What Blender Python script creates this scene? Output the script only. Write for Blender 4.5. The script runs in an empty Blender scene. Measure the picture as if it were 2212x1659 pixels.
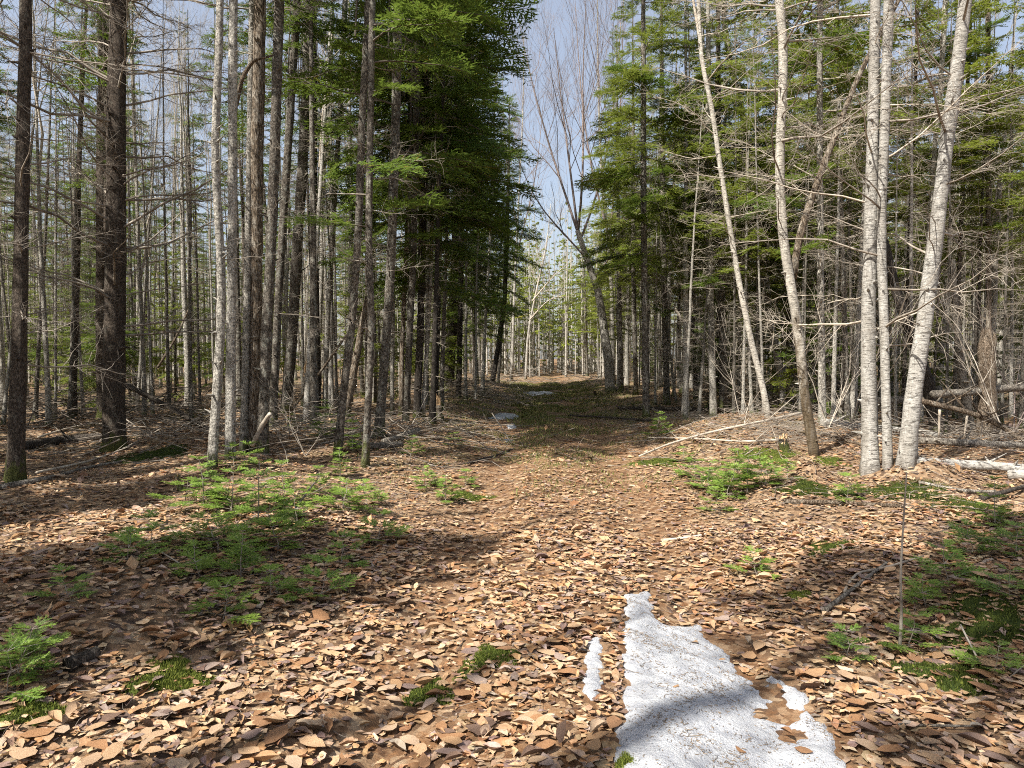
import bpy, math, random
import numpy as np
from mathutils import Vector, Matrix, Euler

random.seed(11)
rng = np.random.default_rng(11)
R = math.radians
scene = bpy.context.scene
col = scene.collection

# ------------------------------------------------------------------ camera
FPX, CAMH = 720.0, 1.55
PITCH = math.atan(24.0 / FPX)
cam_data = bpy.data.cameras.new('camera')
cam_data.sensor_width = 36.0
cam_data.lens = 36.0 * FPX / 1024.0
cam_data.clip_start = 0.05
cam_data.clip_end = 2000.0
cam = bpy.data.objects.new('camera', cam_data)
cam.location = (0, 0, CAMH)
cam.rotation_euler = (math.pi / 2 - PITCH, 0, 0)
col.objects.link(cam)
scene.camera = cam

# ------------------------------------------------------------------ sky, sun, exposure
SUN_EL, SUN_AZ = R(50), math.atan2(-0.74, -0.67)          # azimuth measured from +Y towards +X
world = bpy.data.worlds.new('World')
scene.world = world
world.use_nodes = True
wn = world.node_tree.nodes
wl = world.node_tree.links
wn.clear()
sky = wn.new('ShaderNodeTexSky')
sky.sky_type = 'NISHITA'
sky.sun_disc = False
sky.sun_elevation = SUN_EL
sky.sun_rotation = SUN_AZ % (2 * math.pi)
sky.air_density = 1.0
sky.dust_density = 3.0
sky.ozone_density = 1.0
bg = wn.new('ShaderNodeBackground')
bg.inputs['Strength'].default_value = 0.07
wo = wn.new('ShaderNodeOutputWorld')
veil = wn.new('ShaderNodeMix')                      # thin even high haze over the whole sky
veil.data_type = 'RGBA'
veil.blend_type = 'ADD'
veil.inputs[0].default_value = 1.0
veil.inputs[7].default_value = (1.75, 1.72, 1.72, 1)
wl.new(sky.outputs[0], veil.inputs[6])
wl.new(veil.outputs[2], bg.inputs[0])
wl.new(bg.outputs[0], wo.inputs[0])
sun_data = bpy.data.lights.new('sun', 'SUN')
sun_data.energy = 5.0
sun_data.angle = R(0.53)
sun_data.color = (1.0, 0.95, 0.87)
sun = bpy.data.objects.new('sun', sun_data)
sdir = Vector((math.sin(SUN_AZ) * math.cos(SUN_EL), math.cos(SUN_AZ) * math.cos(SUN_EL), math.sin(SUN_EL)))
sun.rotation_euler = (-sdir).to_track_quat('-Z', 'Y').to_euler()
sun.location = (-20, -20, 30)
col.objects.link(sun)
scene.view_settings.view_transform = 'Standard'
scene.view_settings.look = 'None'
scene.view_settings.exposure = 1.1
scene.view_settings.gamma = 1.0
scene.view_settings.use_curve_mapping = False
scene.cycles.max_bounces = 5
scene.cycles.diffuse_bounces = 3
scene.cycles.glossy_bounces = 2
scene.cycles.transmission_bounces = 4
scene.cycles.transparent_max_bounces = 4
scene.cycles.caustics_reflective = False
scene.cycles.caustics_refractive = False
scene.cycles.use_denoising = False
scene.cycles.use_adaptive_sampling = True
scene.cycles.adaptive_threshold = 0.018
scene.cycles.sample_clamp_indirect = 6.0
scene.cycles.pixel_filter_type = 'BLACKMAN_HARRIS'
scene.cycles.filter_width = 1.05

# ------------------------------------------------------------------ projection helpers (photo read off at 2212 px wide)
ZS = 1024.0 / 2212.0
CP, SP = math.cos(PITCH), math.sin(PITCH)
def ray(zx, zy):
    u = (zx * ZS - 512.0) / FPX
    v = (384.0 - zy * ZS) / FPX
    return np.array([u, CP + v * SP, -SP + v * CP])
def at(zx, zy, d):
    r = ray(zx, zy)
    t = d / r[1]
    return np.array([r[0] * t, d, CAMH + r[2] * t])
def to_px(p):
    x, y, z = p[0], p[1], p[2] - CAMH
    depth = y * CP - z * SP
    v = y * SP + z * CP
    return (512 + FPX * x / depth) / ZS, (384 - FPX * v / depth) / ZS

def sstep(a, b, x):
    t = np.clip((x - a) / (b - a), 0, 1)
    return t * t * (3 - 2 * t)
MOUNDS = [(4.3, 12.6, 1.7, .42), (4.75, 8.6, .55, .34), (3.55, 8.5, .24, .24), (-3.4, 8.4, 1.3, .14), (-5.2, 12.0, .9, .2),
          (6.4, 9.3, .9, .1), (7.0, 7.8, 1.0, .15), (-7.5, 17.0, 2.0, .3), (-3.0, 20.0, 1.6, .2), (-1.6, 33.0, 2.0, .35),
          (6.5, 27.0, 2.5, .3), (1.1, 22.5, .6, .12), (-2.6, 4.6, .7, .06), (3.4, 4.6, .9, .08)]
def trail_c(y):
    return 0.15 + 0.05 * np.clip(y, -20, 70) + 0.012 * np.clip(y - 30, 0, 40) ** 2 * -0.06
def H(x, y):
    x = np.asarray(x, float); y = np.asarray(y, float)
    s = x - trail_c(y)
    a = np.abs(s)
    off = sstep(1.0, 2.6, a)
    z = (0.05 * np.sin(.9 * x + .3) * np.sin(.7 * y + 1) + .03 * np.sin(2.1 * x + 1.7 * y) + .022 * np.sin(3.7 * x - 2.9 * y + 1)) * (.35 + .9 * off)
    z = z + .012 * np.sin(9.1 * x + 2.3 * y) * np.sin(7.3 * y - 3.1 * x)
    z = z - .085 * (np.exp(-((s - .82) / .34) ** 2) + np.exp(-((s + .82) / .34) ** 2))
    z = z + .13 * sstep(1.4, 3.0, a)
    z = z + .22 * sstep(24, 42, y) + 1.3 * sstep(70, 112, y)
    for mx, my, r, h in MOUNDS:
        z = z + h * np.exp(-((x - mx) ** 2 + (y - my) ** 2) / (r * r))
    return z
def gp(zx, zy):
    """ground point seen at a photo position"""
    r = ray(zx, zy)
    lo, t = 0.0, 1.0
    while t < 200:
        p = r * t
        if CAMH + p[2] < float(H(p[0], p[1])):
            break
        lo = t
        t *= 1.02
    for _ in range(20):
        m = .5 * (lo + t)
        p = r * m
        if CAMH + p[2] < float(H(p[0], p[1])): t = m
        else: lo = m
    p = r * t
    return np.array([p[0], p[1], float(H(p[0], p[1]))])

# ------------------------------------------------------------------ mesh helpers
class G:
    """collects triangles and quads with a material index and a per-point tint colour"""
    def __init__(self):
        self.V, self.T, self.Q, self.MT, self.MQ, self.C = [], [], [], [], [], []
        self.n = 0
    def add(self, V, T=None, Q=None, m=0, c=(.5, .5, .5)):
        V = np.asarray(V, np.float32).reshape(-1, 3)
        if T is not None and len(T):
            T = np.asarray(T, np.int32).reshape(-1, 3)
            self.T.append(T + self.n); self.MT.append(np.full(len(T), m, np.int32))
        if Q is not None and len(Q):
            Q = np.asarray(Q, np.int32).reshape(-1, 4)
            self.Q.append(Q + self.n); self.MQ.append(np.full(len(Q), m, np.int32))
        c = np.asarray(c, np.float32)
        if c.ndim == 1: c = np.tile(c, (len(V), 1))
        self.C.append(c); self.V.append(V); self.n += len(V)
    def arrays(self):
        V = np.concatenate(self.V) if self.V else np.zeros((0, 3), np.float32)
        T = np.concatenate(self.T) if self.T else np.zeros((0, 3), np.int32)
        Q = np.concatenate(self.Q) if self.Q else np.zeros((0, 4), np.int32)
        MT = np.concatenate(self.MT) if self.MT else np.zeros(0, np.int32)
        MQ = np.concatenate(self.MQ) if self.MQ else np.zeros(0, np.int32)
        return V, T, Q, MT, MQ, np.concatenate(self.C)
    def merge(self, arr, M=None, dm=0):
        """append frozen arrays, each optionally moved by a 4x4 numpy matrix"""
        V, T, Q, MT, MQ, C = arr
        if M is not None: V = V @ M[:3, :3].T.astype(np.float32) + M[:3, 3].astype(np.float32)
        if len(T): self.T.append(T + self.n); self.MT.append(MT + dm)
        if len(Q): self.Q.append(Q + self.n); self.MQ.append(MQ + dm)
        self.V.append(V); self.C.append(C); self.n += len(V)
    def mesh(self, name, mats, smooth=True):
        V, T, Q, MT, MQ, C = self.arrays()
        me = bpy.data.meshes.new(name)
        me.vertices.add(len(V)); me.vertices.foreach_set('co', V.ravel())
        li = np.concatenate([T.ravel(), Q.ravel()]).astype(np.int32)
        me.loops.add(len(li)); me.loops.foreach_set('vertex_index', li)
        nt, nq = len(T), len(Q)
        st = np.concatenate([np.arange(nt) * 3, nt * 3 + np.arange(nq) * 4]).astype(np.int32)
        me.polygons.add(nt + nq); me.polygons.foreach_set('loop_start', st)
        me.polygons.foreach_set('material_index', np.concatenate([MT, MQ]).astype(np.int32))
        me.polygons.foreach_set('use_smooth', np.full(nt + nq, smooth))
        for m in mats: me.materials.append(m)
        ca = me.color_attributes.new('tint', 'FLOAT_COLOR', 'POINT')
        ca.data.foreach_set('color', np.concatenate([C, np.ones((len(C), 1), np.float32)], 1).astype(np.float32).ravel())
        me.update(calc_edges=True)
        return me

def unit(v):
    v = np.asarray(v, float)
    return v / (np.linalg.norm(v, axis=-1, keepdims=True) + 1e-9)
def tubes(P, Rad, sides=3, cap=False):
    """P (n,k,3) paths, Rad (n,k): straight-framed tubes"""
    P = np.asarray(P, float); Rad = np.asarray(Rad, float)
    n, k = Rad.shape
    t = unit(P[:, -1] - P[:, 0])
    ref = np.where(np.abs(t[:, 2:3]) > .8, np.array([[1., 0, 0]]), np.array([[0, 0, 1.]]))
    a = unit(np.cross(t, ref)); b = np.cross(t, a)
    ang = np.arange(sides) * 2 * math.pi / sides
    ring = a[:, None, None, :] * np.cos(ang)[None, None, :, None] + b[:, None, None, :] * np.sin(ang)[None, None, :, None]
    V = P[:, :, None, :] + ring * Rad[:, :, None, None]
    idx = np.arange(n * k * sides).reshape(n, k, sides)
    i0 = idx[:, :-1, :]; i1 = idx[:, 1:, :]
    Q = np.stack([i0, np.roll(i0, -1, 2), np.roll(i1, -1, 2), i1], -1).reshape(-1, 4)
    V = V.reshape(-1, 3)
    T = None
    if cap:
        c0 = len(V) + np.arange(n); c1 = len(V) + n + np.arange(n)
        V = np.concatenate([V, P[:, 0], P[:, -1]])
        f = idx[:, 0, :]; l = idx[:, -1, :]
        T = np.concatenate([np.stack([np.roll(f, -1, 1), f, np.repeat(c0[:, None], sides, 1)], -1).reshape(-1, 3),
                            np.stack([l, np.roll(l, -1, 1), np.repeat(c1[:, None], sides, 1)], -1).reshape(-1, 3)])
    return V, T, Q
def mat4(loc=(0, 0, 0), yaw=0., pitch=0., roll=0., s=1.):
    M = Matrix.Translation(Vector(loc)) @ Euler((roll, -pitch, yaw)).to_matrix().to_4x4() @ Matrix.Diagonal(Vector((s, s, s, 1)) if np.isscalar(s) else Vector((*s, 1)))
    return np.array(M)
def resample(P, k):
    P = np.asarray(P, float)
    d = np.concatenate([[0], np.cumsum(np.linalg.norm(np.diff(P, axis=0), axis=1))])
    # smooth Catmull-Rom like resample
    t = np.linspace(0, d[-1], k)
    out = np.stack([np.interp(t, d, P[:, i]) for i in range(3)], 1)
    for _ in range(2):
        out[1:-1] = .25 * out[:-2] + .5 * out[1:-1] + .25 * out[2:]
    return out

# ------------------------------------------------------------------ objects
def tag(o, label=None, cat=None, group=None, kind=None):
    if label: o['label'] = label
    if cat: o['category'] = cat
    if group: o['group'] = group
    if kind: o['kind'] = kind
    return o
def ob(name, me, parent=None, M=None):
    o = bpy.data.objects.new(name, me)
    col.objects.link(o)
    if parent is not None: o.parent = parent
    if M is not None: o.matrix_local = Matrix([list(map(float, r)) for r in M])
    return o
def empty(name, loc=(0, 0, 0), yaw=0., s=(1, 1, 1)):
    o = bpy.data.objects.new(name, None)
    o.empty_display_size = .2
    o.location = [float(v) for v in loc]
    o.rotation_euler = (0, 0, yaw)
    o.scale = s
    col.objects.link(o)
    return o

# ------------------------------------------------------------------ materials
class N:
    def __init__(self, name):
        self.m = bpy.data.materials.new(name)
        self.m.use_nodes = True
        self.t = self.m.node_tree
        self.t.nodes.clear()
        self.out = self.t.nodes.new('ShaderNodeOutputMaterial')
    def new(self, typ, **kw):
        n = self.t.nodes.new(typ)
        for k, v in kw.items():
            if k.startswith('i_'): n.inputs[k[2:].replace('_', ' ')].default_value = v
            else: setattr(n, k, v)
        return n
    def link(self, a, b): self.t.links.new(a, b)
    def noise(self, vec, scale, detail=4., rough=.6, dist=0.):
        n = self.new('ShaderNodeTexNoise')
        n.inputs['Scale'].default_value = scale; n.inputs['Detail'].default_value = detail
        n.inputs['Roughness'].default_value = rough; n.inputs['Distortion'].default_value = dist
        if vec is not None: self.link(vec, n.inputs['Vector'])
        return n.outputs['Fac']
    def ramp(self, fac, stops, interp='LINEAR'):
        n = self.new('ShaderNodeValToRGB')
        n.color_ramp.interpolation = interp
        e = n.color_ramp.elements
        while len(e) < len(stops): e.new(.5)
        for s, (p, c) in zip(e, stops):
            s.position = p
            s.color = (c, c, c, 1) if np.isscalar(c) else (*c, 1)
        self.link(fac, n.inputs[0])
        return n.outputs[0]
    def mix(self, fac, a, b, mode='MIX'):
        n = self.new('ShaderNodeMix', data_type='RGBA', blend_type=mode)
        for sock, v in ((n.inputs[0], fac), (n.inputs[6], a), (n.inputs[7], b)):
            if hasattr(v, 'default_value') or hasattr(v, 'is_linked'): self.link(v, sock)
            elif np.isscalar(v): sock.default_value = v
            else: sock.default_value = (*v, 1)
        return n.outputs[2]
    def math(self, op, a, b=0., c=0.):
        n = self.new('ShaderNodeMath', operation=op)
        for i, v in enumerate((a, b, c)):
            if np.isscalar(v): n.inputs[i].default_value = v
            else: self.link(v, n.inputs[i])
        return n.outputs[0]
    def coords(self, kind='Object', scale=(1, 1, 1), rnd=True):
        tc = self.new('ShaderNodeTexCoord')
        v = tc.outputs[kind]
        if rnd:
            oi = self.new('ShaderNodeObjectInfo')
            mul = self.new('ShaderNodeVectorMath', operation='MULTIPLY_ADD')
            mul.inputs[0].default_value = (37.1, 19.7, 53.3)
            self.link(oi.outputs['Random'], mul.inputs[1])
            self.link(v, mul.inputs[2])
            v = mul.outputs[0]
        mp = self.new('ShaderNodeMapping')
        mp.inputs['Scale'].default_value = scale
        self.link(v, mp.inputs[0])
        return mp.outputs[0]
    def finish(self, color, rough=.8, bump=None, bstr=.5, bdist=.01, transl=0., tcol=None, spec=.3, sss=0.):
        p = self.new('ShaderNodeBsdfPrincipled')
        if np.isscalar(rough): p.inputs['Roughness'].default_value = rough
        else: self.link(rough, p.inputs['Roughness'])
        p.inputs['Specular IOR Level'].default_value = spec
        if isinstance(color, tuple): p.inputs['Base Color'].default_value = (*color, 1)
        else: self.link(color, p.inputs['Base Color'])
        if sss:
            p.inputs['Subsurface Weight'].default_value = sss
            p.inputs['Subsurface Radius'].default_value = (.02, .025, .03)
            p.inputs['Subsurface Scale'].default_value = 1.0
        if bump is not None:
            b = self.new('ShaderNodeBump')
            b.inputs['Strength'].default_value = bstr; b.inputs['Distance'].default_value = bdist
            self.link(bump, b.inputs['Height']); self.link(b.outputs[0], p.inputs['Normal'])
        s = p.outputs[0]
        if transl:
            tr = self.new('ShaderNodeBsdfTranslucent')
            c = tcol if tcol is not None else color
            if isinstance(c, tuple): tr.inputs[0].default_value = (*c, 1)
            else: self.link(c, tr.inputs[0])
            ms = self.new('ShaderNodeMixShader')
            ms.inputs[0].default_value = transl
            self.link(s, ms.inputs[1]); self.link(tr.outputs[0], ms.inputs[2])
            s = ms.outputs[0]
        self.link(s, self.out.inputs[0])
        return self.m

def sep_z(n, vec):
    s = n.new('ShaderNodeSeparateXYZ'); n.link(vec, s.inputs[0]); return s.outputs

def bark(name, dark, mid, pale, lichen=.5, stretch=(9, 9, 5), fissure=.4, moss=0., rings=.0, lich_col=(.42, .44, .38)):
    n = N(name)
    v = n.coords('Object', (1, 1, 1))
    vs = n.coords('Object', stretch)
    vr = n.coords('Object', (10, 10, 60))
    base = n.ramp(n.noise(vs, 3.0, 8, .7, .3), [(.36, dark), (.5, mid), (.63, pale)])
    lf = n.ramp(n.noise(n.coords('Object', (6, 6, 3.2)), 2.0, 5, .65), [(.62 - .2 * lichen, 0.), (.68 - .2 * lichen, 1.)])
    c = n.mix(n.math('MULTIPLY', lf, .8), base, n.mix(n.noise(v, 40, 3), lich_col, pale))
    rg = n.ramp(n.noise(vr, 1.0, 3, .6), [(.56, 0.), (.66, 1.)])
    c = n.mix(n.math('MULTIPLY', rg, rings), c, tuple(x * .45 for x in dark))
    fz = n.ramp(n.noise(n.coords('Object', (stretch[0] * 2, stretch[1] * 2, stretch[2])), 4.0, 6, .7), [(.36, 1.), (.5, 0.)])
    c = n.mix(n.math('MULTIPLY', fz, fissure), c, tuple(x * .4 for x in dark))
    if moss:
        tc = n.new('ShaderNodeTexCoord')
        z = sep_z(n, tc.outputs['Object'])[2]
        mz = n.math('ADD', n.math('MULTIPLY', z, -1.1 / moss), n.math('MULTIPLY', n.noise(n.coords('Object', (5, 5, 2)), 2., 5, .7), 2.6))
        mf = n.math('MULTIPLY', n.ramp(mz, [(.75, 0.), (1.25, 1.)]), .75)
        c = n.mix(mf, c, n.mix(n.noise(v, 60, 2), (.05, .075, .012), (.17, .19, .035)))
    tone = n.new('ShaderNodeObjectInfo')
    c = n.mix(.55, c, n.mix(tone.outputs['Random'], (.5, .47, .42), (1.0, .98, .94)), 'MULTIPLY')
    h = n.math('ADD', n.noise(vs, 6.0, 8, .75), n.math('MULTIPLY', fz, -.8))
    return n.finish(c, .85, h, 1.0, .02, spec=.2)

def birch(name, white=(.70, .67, .61), dash=.62, grey=.5, foot=0.):
    n = N(name)
    v = n.coords('Object', (1, 1, 1))
    base = n.ramp(n.noise(n.coords('Object', (6, 6, 16)), 2.6, 9, .78), [(.28, tuple(x * .34 for x in white)), (.45, tuple(x * .68 for x in white)), (.6, white)])
    dash_f = n.ramp(n.noise(n.coords('Object', (8, 8, 46)), 1.5, 5, .65, .6), [(dash, 0.), (dash + .05, 1.)])
    c = n.mix(n.math('MULTIPLY', dash_f, .8), base, (.08, .065, .05))
    spk = n.ramp(n.noise(n.coords('Object', (30, 30, 60)), 2.0, 4, .7), [(.56, 0.), (.66, .55)])
    c = n.mix(spk, c, (.16, .14, .11))
    knot = n.ramp(n.noise(n.coords('Object', (5, 5, 3.0)), 2.1, 3, .5), [(.69, 0.), (.74, 1.)])
    c = n.mix(knot, c, (.035, .03, .027))
    gf = n.ramp(n.noise(n.coords('Object', (3, 3, 1.2)), 2., 6, .7), [(.42, 0.), (.7, grey)])
    c = n.mix(gf, c, (.22, .20, .165))
    if foot:
        tc = n.new('ShaderNodeTexCoord')
        z = sep_z(n, tc.outputs['Object'])[2]
        mz = n.math('ADD', n.math('MULTIPLY', z, -1.0 / foot), n.math('MULTIPLY', n.noise(n.coords('Object', (3, 3, 1.3)), 2., 6, .75), 2.4))
        mf = n.ramp(mz, [(.35, 0.), (.8, 1.)])
        c = n.mix(mf, c, n.mix(n.noise(v, 14, 6), (.05, .036, .022), (.16, .12, .07)))
    st = n.ramp(n.noise(n.coords('Object', (22, 22, 2.2)), 1.6, 5, .7), [(.5, 0.), (.68, .6)])
    c = n.mix(st, c, (.17, .15, .125))
    h = n.math('ADD', n.noise(n.coords('Object', (8, 8, 50)), 2., 6, .7), n.math('MULTIPLY', dash_f, -.7))
    return n.finish(c, .7, h, 1., .014, spec=.25)

M = {}
M['fir_bark'] = bark('fir_bark', (.055, .045, .037), (.16, .14, .115), (.30, .275, .24), .45, (8, 8, 7), .35, .55, .55)
M['grey_bark'] = bark('grey_bark', (.15, .14, .12), (.38, .36, .32), (.57, .54, .48), .7, (7, 7, 8), .25, .35, .5, (.60, .58, .52))
M['spruce_bark'] = bark('spruce_bark', (.045, .034, .026), (.115, .09, .07), (.2, .165, .135), .2, (14, 14, 9), .55, .5, .3, (.22, .22, .18))
M['shaggy_bark'] = bark('shaggy_bark', (.05, .036, .025), (.24, .185, .13), (.47, .41, .34), .45, (16, 16, 3.2), .75, .5, .0, (.5, .47, .4))
M['dark_bark'] = bark('dark_bark', (.025, .02, .016), (.06, .05, .042), (.12, .105, .09), .1, (14, 14, 5), .6, .3, .2, (.14, .14, .11))
M['birch_bark'] = birch('birch_bark', (.50, .48, .435), .57, .8)
M['white_birch_bark'] = birch('white_birch_bark', (.60, .56, .48), .58, .6)
M['crooked_birch_bark'] = birch('crooked_birch_bark', (.60, .56, .48), .58, .7, 2.3)
def simple(name, stops, scale=(20, 20, 20), rough=.8, coord='Object', bstr=.4, transl=0.):
    n = N(name)
    f = n.noise(n.coords(coord, scale), 1.0, 5, .65)
    return n.finish(n.ramp(f, stops), rough, f, bstr, .005, transl=transl)
M['twig'] = simple('twig', [(.3, (.10, .082, .065)), (.5, (.24, .205, .165)), (.7, (.40, .36, .30))], (9, 9, 9))
M['dark_twig'] = simple('dark_twig', [(.3, (.045, .036, .028)), (.5, (.10, .082, .065)), (.7, (.2, .175, .14))], (9, 9, 9))
M['pale_twig'] = simple('pale_twig', [(.3, (.24, .2, .155)), (.55, (.44, .385, .31)), (.75, (.6, .55, .46))], (9, 9, 9))
M['red_twig'] = simple('red_twig', [(.3, (.09, .062, .052)), (.55, (.21, .165, .145)), (.75, (.34, .29, .26))], (9, 9, 9))
M['raw_wood'] = simple('raw_wood', [(.3, (.30, .17, .075)), (.5, (.52, .35, .19)), (.7, (.68, .52, .33))], (40, 40, 4), .75)
M['brown_log'] = bark('brown_log', (.05, .036, .025), (.22, .165, .115), (.42, .35, .28), .3, (16, 16, 10), .5, 0, .2, (.45, .42, .34))
M['dark_log'] = bark('dark_log', (.03, .024, .019), (.09, .074, .06), (.19, .165, .14), .2, (14, 14, 9), .5, 0, .2, (.22, .22, .18))
M['grey_log'] = bark('grey_log', (.10, .085, .07), (.28, .25, .21), (.46, .42, .36), .35, (8, 8, 8), .4, 0, .3, (.5, .48, .42))
M['fungus'] = simple('fungus', [(.3, (.3, .24, .17)), (.6, (.62, .55, .44))], (20, 20, 60), .7)

def needles(name, dark, mid, bright, transl=.28):
    n = N(name)
    at_ = n.new('ShaderNodeAttribute', attribute_name='tint')
    oi = n.new('ShaderNodeObjectInfo')
    s = sep_z(n, at_.outputs['Color'])
    c = n.ramp(s[0], [(.1, dark), (.5, mid), (.92, bright)])
    c = n.mix(s[1], c, (.22, .115, .035))
    c = n.mix(n.math('MULTIPLY', oi.outputs['Random'], .5), c, tuple(min(1, x * k) for x, k in zip(mid, (1.35, 1.1, .8))))
    return n.finish(c, .5, transl=transl, tcol=n.mix(.5, c, bright), spec=.35)
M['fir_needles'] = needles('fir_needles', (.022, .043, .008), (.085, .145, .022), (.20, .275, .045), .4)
M['bough_needles'] = needles('bough_needles', (.04, .075, .012), (.10, .17, .026), (.21, .29, .05), .36)  # brighter than fir_needles: the light on sunlit boughs put into the colour
M['sun_needles'] = needles('sun_needles', (.05, .078, .012), (.145, .195, .028), (.28, .33, .06), .4)  # lit copy of the fir needles, sunlight put into a yellower colour
M['sapling_needles'] = needles('sapling_needles', (.05, .11, .018), (.14, .24, .04), (.27, .38, .075), .35)
M['snow_fleck'] = simple('snow_fleck', [(.3, (.07, .05, .035)), (.6, (.2, .15, .1))], (30, 30, 30))

def leaf_mat():
    n = N('dry_leaf')
    at_ = n.new('ShaderNodeAttribute', attribute_name='tint')
    v = n.coords('Object', (1, 1, 1), False)
    f = n.noise(v, 34, 6, .7)
    c = n.mix(n.ramp(f, [(.40, 0.), (.66, .85)]), at_.outputs['Color'], n.mix(.75, at_.outputs['Color'], (.50, .33, .20), 'MULTIPLY'))
    c = n.mix(n.ramp(n.noise(v, 120, 3, .6), [(.55, 0.), (.7, .6)]), c, n.mix(.8, c, (.45, .36, .3), 'MULTIPLY'))
    return n.finish(c, .8, n.noise(v, 70, 4), .8, .006, transl=.1, spec=.15)
M['dry_leaf'] = leaf_mat()

def ground_mat():
    n = N('forest_soil')
    g = n.new('ShaderNodeNewGeometry')
    pos = g.outputs['Position']
    xyz = sep_z(n, pos)
    x, y = xyz[0], xyz[1]
    s = n.math('SUBTRACT', x, n.math('ADD', n.math('MULTIPLY', y, .05), .15))
    big = n.noise(pos, .9, 5, .65)
    tr = n.math('ADD', n.math('ABSOLUTE', s), n.math('MULTIPLY', n.math('SUBTRACT', big, .5), 2.2))
    trail = n.ramp(n.math('MULTIPLY', tr, .35), [(.35, 1.), (.62, 0.)])
    fine = n.noise(pos, 55, 6, .75)
    mid = n.noise(pos, 9, 6, .7)
    vor = n.new('ShaderNodeTexVoronoi'); vor.inputs['Scale'].default_value = 21
    wv = n.new('ShaderNodeVectorMath', operation='MULTIPLY_ADD'); wv.inputs[1].default_value = (.12, .12, .12)
    nz = n.new('ShaderNodeTexNoise'); nz.inputs['Scale'].default_value = 7; n.link(pos, nz.inputs[0])
    n.link(nz.outputs['Color'], wv.inputs[0]); n.link(pos, wv.inputs[2]); n.link(wv.outputs[0], vor.inputs[0])
    vr = sep_z(n, vor.outputs['Color'])[0]
    litter = n.ramp(vr, [(.0, (.05, .036, .03)), (.25, (.13, .082, .048)), (.5, (.22, .14, .08)), (.78, (.30, .205, .125)), (1., (.38, .29, .19))])
    soil = n.ramp(fine, [(.3, (.035, .022, .013)), (.55, (.12, .065, .03)), (.75, (.24, .13, .055))])
    duff = n.ramp(fine, [(.3, (.07, .032, .015)), (.55, (.22, .10, .038)), (.75, (.38, .20, .085))])
    c = n.mix(n.ramp(mid, [(.3, .25), (.5, .95)]), soil, litter)
    c = n.mix(n.math('MULTIPLY', trail, n.ramp(mid, [(.35, .65), (.6, .1)])), c, duff)
    # thin moss and short green in the middle distance
    mossf = n.math('MULTIPLY', n.ramp(n.noise(pos, .8, 6, .7), [(.52, 0.), (.62, 1.)]), n.ramp(n.math('MULTIPLY', y, .04), [(.34, 0.), (.52, .85)]))
    c = n.mix(n.math('MULTIPLY', mossf, n.ramp(fine, [(.4, 0.), (.6, 1.)])), c, n.mix(fine, (.035, .05, .01), (.12, .15, .03)))
    h = n.math('ADD', n.math('MULTIPLY', fine, .4), mid)
    return n.finish(c, .85, h, 1.0, .03, spec=.2)
M['soil'] = ground_mat()

def snow_mat():
    n = N('granular_snow')
    v = n.coords('Object', (1, 1, 1), False)
    a = n.noise(v, 90, 4, .7); b = n.noise(v, 14, 5, .6); d = n.noise(v, 260, 2, .5)
    c = n.ramp(b, [(.32, (.33, .34, .37)), (.5, (.44, .45, .47)), (.66, (.54, .55, .56))])
    c = n.mix(n.ramp(d, [(.6, 0.), (.75, .35)]), c, (.42, .38, .34))
    c = n.mix(n.ramp(a, [(.3, .35), (.6, 0.)]), c, (.30, .31, .33))
    h = n.math('ADD', n.math('MULTIPLY', a, .8), b)
    return n.finish(c, .5, h, 1., .02, spec=.35, sss=.15)
M['snow'] = snow_mat()
def moss_mat():
    n = N('moss')
    at_ = n.new('ShaderNodeAttribute', attribute_name='tint')
    s = sep_z(n, at_.outputs['Color'])
    c = n.ramp(s[0], [(.1, (.03, .045, .008)), (.5, (.11, .14, .022)), (.9, (.27, .29, .055))])
    return n.finish(c, .8, transl=.2, spec=.2)
M['moss'] = moss_mat()
def grass_mat():
    n = N('dry_grass')
    at_ = n.new('ShaderNodeAttribute', attribute_name='tint')
    s = sep_z(n, at_.outputs['Color'])
    c = n.ramp(s[0], [(.1, (.10, .13, .03)), (.5, (.30, .26, .10)), (.9, (.52, .42, .24))])
    return n.finish(c, .7, transl=.2, spec=.2)
M['grass'] = grass_mat()

#MARK_GROUND
# ------------------------------------------------------------------ ground: one sheet, the trail cut out of the same grid
def build_ground():
    t = np.linspace(-1, 1, 231)
    xs = 160 * np.sinh(4.9 * t) / math.sinh(4.9) + 0.6
    t2 = np.linspace(0, 1, 330)
    ys = -14 + 16 * np.linspace(0, 1, 40)
    ys = np.concatenate([ys[:-1], 2 + 318 * np.sinh(5.0 * np.linspace(0, 1, 240)) / math.sinh(5.0)])
    X, Y = np.meshgrid(xs, ys)
    Z = H(X, Y)
    V = np.stack([X, Y, Z], -1).reshape(-1, 3)
    ny, nx = X.shape
    idx = np.arange(ny * nx).reshape(ny, nx)
    Q = np.stack([idx[:-1, :-1], idx[:-1, 1:], idx[1:, 1:], idx[1:, :-1]], -1).reshape(-1, 4)
    c = V[Q].mean(1)
    s = np.abs(c[:, 0] - trail_c(c[:, 1])) + .25 * np.sin(c[:, 1] * 1.3) + .12 * np.sin(c[:, 1] * 3.1 + 1)
    tr = (s < 1.45) & (c[:, 1] < 58)
    out = []
    for name, mask in (('forest_floor', ~tr), ('trail', tr)):
        q = Q[mask]
        u, inv = np.unique(q, return_inverse=True)
        g = G(); g.add(V[u], Q=inv.reshape(-1, 4))
        o = ob(name, g.mesh(name, [M['soil']]))
        out.append(o)
    tag(out[0], 'forest floor of brown leaf litter and moss on both sides of the trail', kind='structure')
    tag(out[1], 'leaf-strewn old vehicle trail running straight into the woods', kind='structure')
    return out
floor, trail = build_ground()
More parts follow.
